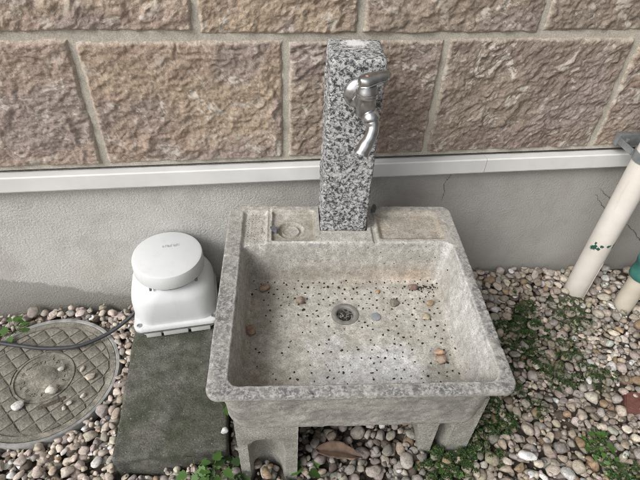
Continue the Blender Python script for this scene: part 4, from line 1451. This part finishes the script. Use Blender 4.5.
# pebbles lying on the round cover
for (x, y, a, b, c, col, lab, k, rz) in [
    (-0.402, -0.326, .0165, .014, .012, (0.62, 0.58, 0.52), 'large whitish pebble lying near the middle of the round cover', 1, .3),
    (-0.478, -0.368, .017, .012, .010, (0.68, 0.67, 0.65), 'white chipped stone on the round cover at the left picture edge', 4, .6),
    (-0.305, -0.293, .015, .010, .007, (0.48, 0.42, 0.35), 'flat beige pebble on the right part of the round cover', 6, .4),
    (-0.313, -0.352, .009, .006, .005, (0.50, 0.46, 0.40), 'small pale pebble near the right rim of the round cover', 8, 1.0),
    (-0.345, -0.372, .008, .006, .005, (0.52, 0.48, 0.44), 'small pale pebble right of the slot in the round cover', 2, .2),
    (-0.357, -0.385, .007, .006, .004, (0.42, 0.38, 0.34), 'tiny beige pebble beside the slot in the round cover', 9, 2.0),
    (-0.395, -0.255, .009, .007, .005, (0.50, 0.47, 0.42), 'small pale pebble in the centre of the round cover', 3, .5),
    (-0.335, -0.262, .010, .007, .004, (0.40, 0.36, 0.30), 'thin beige pebble right of centre on the round cover', 5, 1.2)]:
    stone_at(x, y, -0.004, a, b, c, col, lab, k=k, rz=rz)

# stones on the sink floor (u, v in the sink's own frame)
FLOOR_Z = SH-0.1225
for (u, v, a, b, c, col, lab, k, rz) in [
    (0.096, -0.197, .014, .010, .008, (0.30, 0.21, 0.15), 'brown pebble in the back left corner of the basin', 2, .2),
    (0.186, -0.239, .011, .010, .008, (0.29, 0.23, 0.18), 'brownish pebble left of the drain', 3, .9),
    (0.066, -0.335, .013, .013, .010, (0.31, 0.22, 0.155), 'brown pebble against the left wall of the basin', 5, 1.4),
    (0.424, -0.248, .013, .012, .006, (0.20, 0.18, 0.145), 'flat dark round pebble right of the drain', 7, .3),
    (0.483, -0.197, .013, .009, .007, (0.22, 0.15, 0.135), 'reddish brown pebble in the back right corner of the basin', 8, .1),
    (0.517, -0.252, .011, .008, .006, (0.36, 0.27, 0.17), 'small tan pebble by the right wall of the basin', 4, .4),
    (0.497, -0.297, .011, .009, .006, (0.38, 0.33, 0.24), 'small cream pebble right of the grey disc', 6, 1.1),
    (0.506, -0.401, .0135, .0095, .008, (0.42, 0.285, 0.20), 'orange pebble behind another one at the front right of the basin', 1, .2),
    (0.503, -0.424, .0120, .0130, .010, (0.36, 0.275, 0.215), 'pinkish brown pebble at the front right of the basin', 10, .8),
    (0.387, -0.210, .007, .006, .004, (0.36, 0.25, 0.15), 'tiny ochre pebble behind the drain to the right', 11, .8)]:
    X = S(u, v)
    stone_at(X[0], X[1], FLOOR_Z, a, b, c, col, lab, k=k, rz=rz+SA)
X = S(0.372, -0.291)
bm = bmesh.new()
lathe(bm, [(0, 0), (0.0105, 0), (0.0118, 0.001), (0.0118, 0.0028), (0.0105, 0.0036), (0.0, 0.0040)], n=32)
o = obj('round_disc', bm, m_simple('bluish_disc', (0.20, 0.215, 0.23), (0.28, 0.295, 0.31), 120, 0.6), None, True, 40)
o.location = (X[0], X[1], FLOOR_Z-0.0003)
tag(o, 'small flat bluish grey disc on the sink floor right of the drain', 'disc')

def shard(name, P, h, mat, label, cat, z, rz=0.0):
    bm = bmesh.new()
    cx = sum(p[0] for p in P)/len(P); cy = sum(p[1] for p in P)/len(P)
    lo = [bm.verts.new((a-cx, b-cy, 0)) for a, b in P]
    hi = [bm.verts.new(((a-cx)*0.93, (b-cy)*0.93, h*(0.8+0.3*random.random()))) for a, b in P]
    n = len(P)
    for i in range(n):
        bm.faces.new((lo[i], lo[(i+1) % n], hi[(i+1) % n], hi[i]))
    bm.faces.new(lo[::-1]); bm.faces.new(hi)
    bmesh.ops.bevel(bm, geom=bm.edges[:], offset=min(h*0.12, 0.003), segments=2, affect='EDGES')
    o = obj(name, bm, mat, None, True, 40)
    o.location = (cx, cy, z)
    tag(o, label, cat)
    return o
def SL(u, v): return S(u, v)[:2]
shard('slate_chip', [SL(.108, -.088), (SL(.113, -.102)), SL(.128, -.108), SL(.130, -.098), SL(.118, -.080)], 0.009, M['chip'],
      'dark slate chip lying in the square soap tray beside the round hollow', 'stone chip', SH-0.0085)
shard('slate_chip', [SL(.380, -.026), (SL(.390, -.030)), SL(.396, -.014), SL(.394, 0.0), SL(.386, -.004)], 0.012, M['chip'],
      'dark slate chip on the sink ledge right of the granite post', 'stone chip', SH-0.004)
shard('terracotta_shard', [(1.20, -.565), (1.255, -.605), (1.34, -.575), (1.33, -.530), (1.235, -.515)], 0.024, M['brick'],
      'broken reddish brown terracotta piece in the gravel at the right picture edge', 'shard', 0.002)

# dark specks scattered over the sink floor and walls
def build_grit():
    rg = np.random.default_rng(21)
    V, Fc = [], []
    ico = bmesh.new(); bmesh.ops.create_icosphere(ico, subdivisions=1, radius=1)
    iv = np.array([v.co[:] for v in ico.verts]); fi = np.array([[v.index for v in f.verts] for f in ico.faces]); ico.free()
    off = 0
    placed = []
    def put(u, v, r, sq=0.6):
        nonlocal off
        X = S(u, v)
        sc = np.array((r*rg.uniform(.8, 1.5), r*rg.uniform(.7, 1.1), r*sq))
        a = rg.uniform(0, 3.1)
        P = iv*sc*(1+0.2*rg.normal(size=(len(iv), 1)))
        P = np.c_[P[:, 0]*math.cos(a)-P[:, 1]*math.sin(a), P[:, 0]*math.sin(a)+P[:, 1]*math.cos(a), P[:, 2]]
        z, s, so, dd = sink_height(np.array([u]), np.array([v]))
        V.append(P+np.array((X[0], X[1], SH+float(z[0])+r*0.25))); Fc.append(fi+off); off += len(iv)
    sp = 0.0190
    for iy in range(20):
        for ix in range(26):
            u = 0.066+ix*sp+(sp*0.5 if iy % 2 else 0)+rg.normal(0, 0.0034)
            v = -0.176-iy*sp*0.95+rg.normal(0, 0.0034)
            if not (0.064 < u < 0.545 and -0.525 < v < -0.170): continue
            if math.hypot(u-DRAIN[0], v-DRAIN[1]) < 0.040: continue
            if rg.random() > 0.50+0.35*(v > -0.26)+0.2*(u > 0.40)-0.28*(u < 0.2 and v < -0.3)-0.1*(v < -0.47): continue
            put(u, v, rg.uniform(0.0016, 0.0029)*(1.3 if rg.random() < .15 else 1))
            if rg.random() < 0.12: put(u+rg.normal(0, .004), v+rg.normal(0, .004), rg.uniform(0.001, 0.0018))
    for iy in range(13):                                   # dimples of the ribbed soap ledge
        for ix in range(7):
            if rg.random() < 0.35: continue
            put(0.0455+ix*0.0085+rg.normal(0, .0011), -0.030-iy*0.0088+rg.normal(0, .0011), rg.uniform(0.0008, 0.0014), 0.4)
    for _ in range(40):
        put(rg.normal(0.512, 0.018), rg.normal(-0.197, 0.006), rg.uniform(0.0015, 0.0030))
    for _ in range(16):
        put(rg.uniform(0.35, 0.55), rg.uniform(-0.160, -0.152), rg.uniform(0.0010, 0.0018))
    for _ in range(40):
        a, r = rg.uniform(0, 6.3), 0.019*math.sqrt(rg.random())
        X = S(DRAIN[0]+r*math.cos(a), DRAIN[1]+r*math.sin(a))
        P = iv*np.array((.0035, .0015, .001))*rg.uniform(.6, 1.4)
        b = rg.uniform(0, 3.1)
        P = np.c_[P[:, 0]*math.cos(b)-P[:, 1]*math.sin(b), P[:, 0]*math.sin(b)+P[:, 1]*math.cos(b), P[:, 2]]
        V.append(P+np.array((X[0], X[1], SH-0.1250-0.0055))); Fc.append(fi+off); off += len(iv)
    o = mesh_np('grit', np.vstack(V), np.vstack(Fc), M['grit'], None, True)
    tag(o, 'black specks of grit scattered over the sink floor', 'grit', kind='stuff')
build_grit()

# ---------------------------------------------------------------- moss and weeds
def build_moss():
    rg = np.random.default_rng(33)
    def patch(spots, label, dens, big):
        V, Fc, CC = [], [], []
        off = 0
        for (a, b, r) in spots:
            for _ in range(int(dens*r*r*1e4)):
                th, d = rg.uniform(0, 6.3), r*1.15*math.sqrt(rg.random())
                x, y = a+d*math.cos(th), b+d*math.sin(th)
                if float(fbm(x*24, y*24, 0, 90, 3)) < -0.30+0.8*(d/r-0.60): continue
                if y > -0.01: continue
                z0 = surf(x, y)
                col0 = np.array((0.027, 0.058, 0.016))*rg.uniform(0.55, 1.9)*np.array((rg.uniform(.8, 1.4), 1, 1))
                if rg.random() < 0.04: col0 = np.array((0.14, 0.11, 0.045))*rg.uniform(.6, 1.3)
                for q in range(rg.integers(5, 9)):
                    L = rg.uniform(0.0028, 0.0060)*big; wd = L*rg.uniform(0.35, 0.6)
                    az = rg.uniform(0, 6.3); el = rg.uniform(0.05, 1.1)
                    d1 = np.array((math.cos(az)*math.cos(el), math.sin(az)*math.cos(el), math.sin(el)))
                    sd_ = np.array((-math.sin(az), math.cos(az), 0.0))
                    p0 = np.array((x, y, z0+rg.uniform(-0.002, 0.004)))
                    V += [p0, p0+d1*L*0.55+sd_*wd*0.5, p0+d1*L, p0+d1*L*0.55-sd_*wd*0.5]
                    Fc.append((off, off+1, off+2, off+3)); off += 4
                    CC += [col0*rg.uniform(.8, 1.25)]*4
        o = mesh_np('moss', np.array(V), Fc, M['moss'], None, False, {'Col': np.array(CC)})
        tag(o, label, 'moss', kind='stuff')
    patch(MOSS[:2], 'dark green mossy weeds on the gravel right of the sink rim', 46, 0.95)
    patch(MOSS[2:6]+MOSS[12:], 'dark moss creeping over the gravel in the middle right', 28, 0.95)
    patch(MOSS[6:9], 'dark green mossy weeds round the right support block', 40, 1.0)
    patch([MOSS[9]], 'dark moss on the lump round the downpipe foot', 18, 1.0)
    patch(MOSS[10:12], 'green mossy tufts in the gravel at the lower right corner', 20, 1.1)
build_moss()

def leaf_mesh(lobes=5, rough=0.0):
    """lobed ivy-like leaf, unit length along +y, folded slightly along the midrib"""
    half = [(0.0, 0.0), (0.20, -0.06), (0.42, 0.06), (0.36, 0.22), (0.52, 0.46), (0.28, 0.50), (0.22, 0.74), (0.0, 1.0)]
    V = [(0, y, 0) for y in (0.0, 0.12, 0.3, 0.5, 0.75, 1.0)]
    F_ = []
    spine = [0, 1, 2, 3, 4, 5]
    for sgn in (1, -1):
        b = len(V)
        out = [(0.20, -0.06), (0.42, 0.06), (0.36, 0.22), (0.52, 0.46), (0.28, 0.50), (0.22, 0.74)]
        V += [(sgn*x, y, 0.16*x-0.10*x*x-0.05*y*y) for x, y in out]
        tri = [(0, b, 1), (b, b+1, 1), (b+1, b+2, 1), (1, b+2, 2), (b+2, b+3, 2), (2, b+3, 3), (b+3, b+4, 3), (3, b+4, 4), (b+4, b+5, 4), (4, b+5, 5)]
        F_ += [t if sgn > 0 else t[::-1] for t in tri]
    return np.array(V, float), F_
LV, LF = leaf_mesh()

def plant(name, base, label, cat, n, spread, height, size, mat, seed, group=None):
    rg = np.random.default_rng(seed)
    root = empty(name, base)
    tag(root, label, cat, group)
    bm = bmesh.new()
    leaves = []
    for k in range(n):
        az = rg.uniform(0, 6.28); d = spread*math.sqrt(rg.random())
        tip = np.array((d*math.cos(az), d*math.sin(az), height*rg.uniform(0.45, 1.0)))
        mid = tip*np.array((0.45, 0.45, 0.7))+rg.normal(0, 0.003, 3)
        tube(bm, spline([(0.2*tip[0]*rg.random(), 0.2*tip[1]*rg.random(), -0.01), mid, tip], 6), 0.0009, 5)
        leaves.append((tip, az))
    obj('stems', bm, M['stem'], root)
    me = bpy.data.meshes.new('leaf')
    me.from_pydata(LV.tolist(), [], LF)
    me.polygons.foreach_set('use_smooth', np.full(len(me.polygons), True))
    me.materials.append(mat)
    for tip, az in leaves:
        o = bpy.data.objects.new('leaf', me)
        link(o, root)
        o.location = tip
        o.rotation_euler = (rg.normal(-0.15, 0.3), rg.normal(0, 0.3), az-math.pi/2+rg.normal(0, 0.5))
        sc = size*rg.uniform(0.7, 1.2)
        o.scale = (sc*0.95, sc, sc)
plant('ivy_plant', (0.012, -0.610, 0.0), 'bright green ivy growing beside the front corner of the mossy slab', 'ivy', 9, 0.038, 0.045, 0.030, M['ivy'], 3)
plant('ivy_plant', (0.088, -0.628, -0.005), 'dark green ivy growing at the foot of the left support block', 'ivy', 10, 0.040, 0.045, 0.032, M['ivydark'], 4)
plant('ivy_plant', (0.060, -0.625, -0.005), 'lighter ivy shoot between the slab and the left support block', 'ivy', 7, 0.030, 0.055, 0.028, M['ivy'], 14)
plant('ivy_sprig', (0.286, -0.628, -0.010), 'small ivy sprig in the gravel just right of the left support block', 'ivy', 5, 0.022, 0.030, 0.028, M['ivy'], 6)
plant('wall_weed', (-0.570, -0.105, -0.010), 'small weed against the wall left of the round cover', 'weed', 12, 0.045, 0.030, 0.026, M['ivy'], 8)
plant('slab_weed', (0.078, -0.470, 0.045), 'single weed shoot between the slab and the sink corner', 'weed', 3, 0.022, 0.030, 0.030, M['ivy'], 9)
plant('gravel_weed', (1.072, -0.664, 0.0), 'fresh green weed tuft in the gravel at the lower right', 'weed', 34, 0.040, 0.028, 0.016, M['ivy'], 10)
plant('gravel_weed', (1.075, -0.735, 0.0), 'yellow green weed tuft on the bottom picture edge at the lower right', 'weed', 20, 0.035, 0.024, 0.015, M['ivy'], 11)
plant('gravel_weed', (0.655, -0.655, 0.0), 'low leafy weed in the moss by the right support block', 'weed', 20, 0.045, 0.026, 0.017, M['ivy'], 12)

# dead leaf under the sink
def build_leaf():
    V, Fc = [], []
    n, m = 18, 8
    for i in range(n+1):
        t = i/n
        w = 0.024*(math.sin(math.pi*t**0.85)**0.8)*(1-0.25*t)+0.0003
        for j in range(m+1):
            s_ = j/m*2-1
            V.append((0.122*(t-0.5), w*s_+0.006*math.sin(t*3.0), 0.006*s_*s_+0.006*math.sin(t*4)-0.003*math.exp(-(s_/0.12)**2)+0.0015*math.sin(t*26)*s_))
    for i in range(n):
        for j in range(m):
            a = i*(m+1)+j
            Fc.append((a, a+1, a+m+2, a+m+1))
    o = mesh_np('dead_leaf', np.array(V), Fc, M['deadleaf'], None, True)
    so = o.modifiers.new('thickness', 'SOLIDIFY'); so.thickness = 0.0008
    o.location = (0.372, -0.612, max(surf(0.372, -0.612), surf(.33, -.605), surf(.41, -.62))+0.006)
    o.rotation_euler = (R(6), R(4), R(-14))
    tag(o, 'large brown fallen leaf lying on the gravel in front of the sink', 'leaf')
build_leaf()

# pick-out stones in the gravel
for (x, y, a, b, c, col, lab, k, rz) in [
    (0.858, -0.672, .024, .0125, .010, (0.68, 0.67, 0.66), 'long bright white pebble in the gravel at the lower right', 2, -.5),
    (0.850, -0.715, .013, .011, .009, (0.64, 0.64, 0.64), 'small white pebble below the long bright white one', 5, .3),
    (0.985, -0.745, .018, .014, .010, (0.60, 0.60, 0.60), 'white stone by the weeds on the bottom picture edge', 9, .3),
    (-0.085, -0.665, .040, .030, .016, (0.44, 0.43, 0.41), 'large flat grey stone on the bottom edge below the mossy slab', 6, .1),
    (0.085, -0.532, .010, .008, .006, (0.60, 0.58, 0.58), 'small pale pebble on the front right corner of the mossy slab', 7, .1)]:
    z = surf(x, y)-0.004 if not (SLAB[0] < x < SLAB[1] and y > SLAB[2]) else 0.056
    stone_at(x, y, z, a, b, c, col, lab, k=k, rz=rz)

# bits of twig and leaf litter among the stones
def build_litter():
    rg = np.random.default_rng(55)
    V, Fc, CC = [], [], []
    off = 0
    while len(Fc) < 4*420:
        x, y = rg.uniform(-0.7, 1.7), rg.uniform(-0.85, -0.015)
        if x < 0.6 and rg.random() < 0.6: continue
        i = int((y-GY0)/GCS); j = int((x-GX0)/GCS)
        if Hmap[i, j] > 5: continue
        z = Hmap[i, j]+0.001
        L = rg.uniform(0.004, 0.015); w = L*rg.uniform(0.10, 0.5) if rg.random() < .6 else 0.0009
        a = rg.uniform(0, 6.3); e = rg.normal(0, 0.25)
        d = np.array((math.cos(a)*math.cos(e), math.sin(a)*math.cos(e), math.sin(e)))
        sdv = np.array((-math.sin(a), math.cos(a), rg.normal(0, .3)))
        p = np.array((x, y, z))
        up = np.array((0, 0, 0.0008))
        q = [p-d*L/2, p+sdv*w/2, p+d*L/2, p-sdv*w/2]
        V += q+[p+up]
        for k in range(4): Fc.append((off+k, off+(k+1) % 4, off+4))
        off += 5
        c = [np.array((0.12, 0.075, 0.045)), np.array((0.20, 0.15, 0.09)), np.array((0.06, 0.045, 0.03)), np.array((0.10, 0.10, 0.04))][rg.integers(4)]*rg.uniform(.7, 1.3)
        CC += [c]*5
    o = mesh_np('leaf_litter', np.array(V), Fc, M['moss'], None, False, {'Col': np.array(CC)})
    tag(o, 'scraps of twig and dead leaf scattered among the gravel', 'litter', kind='stuff')
build_litter()
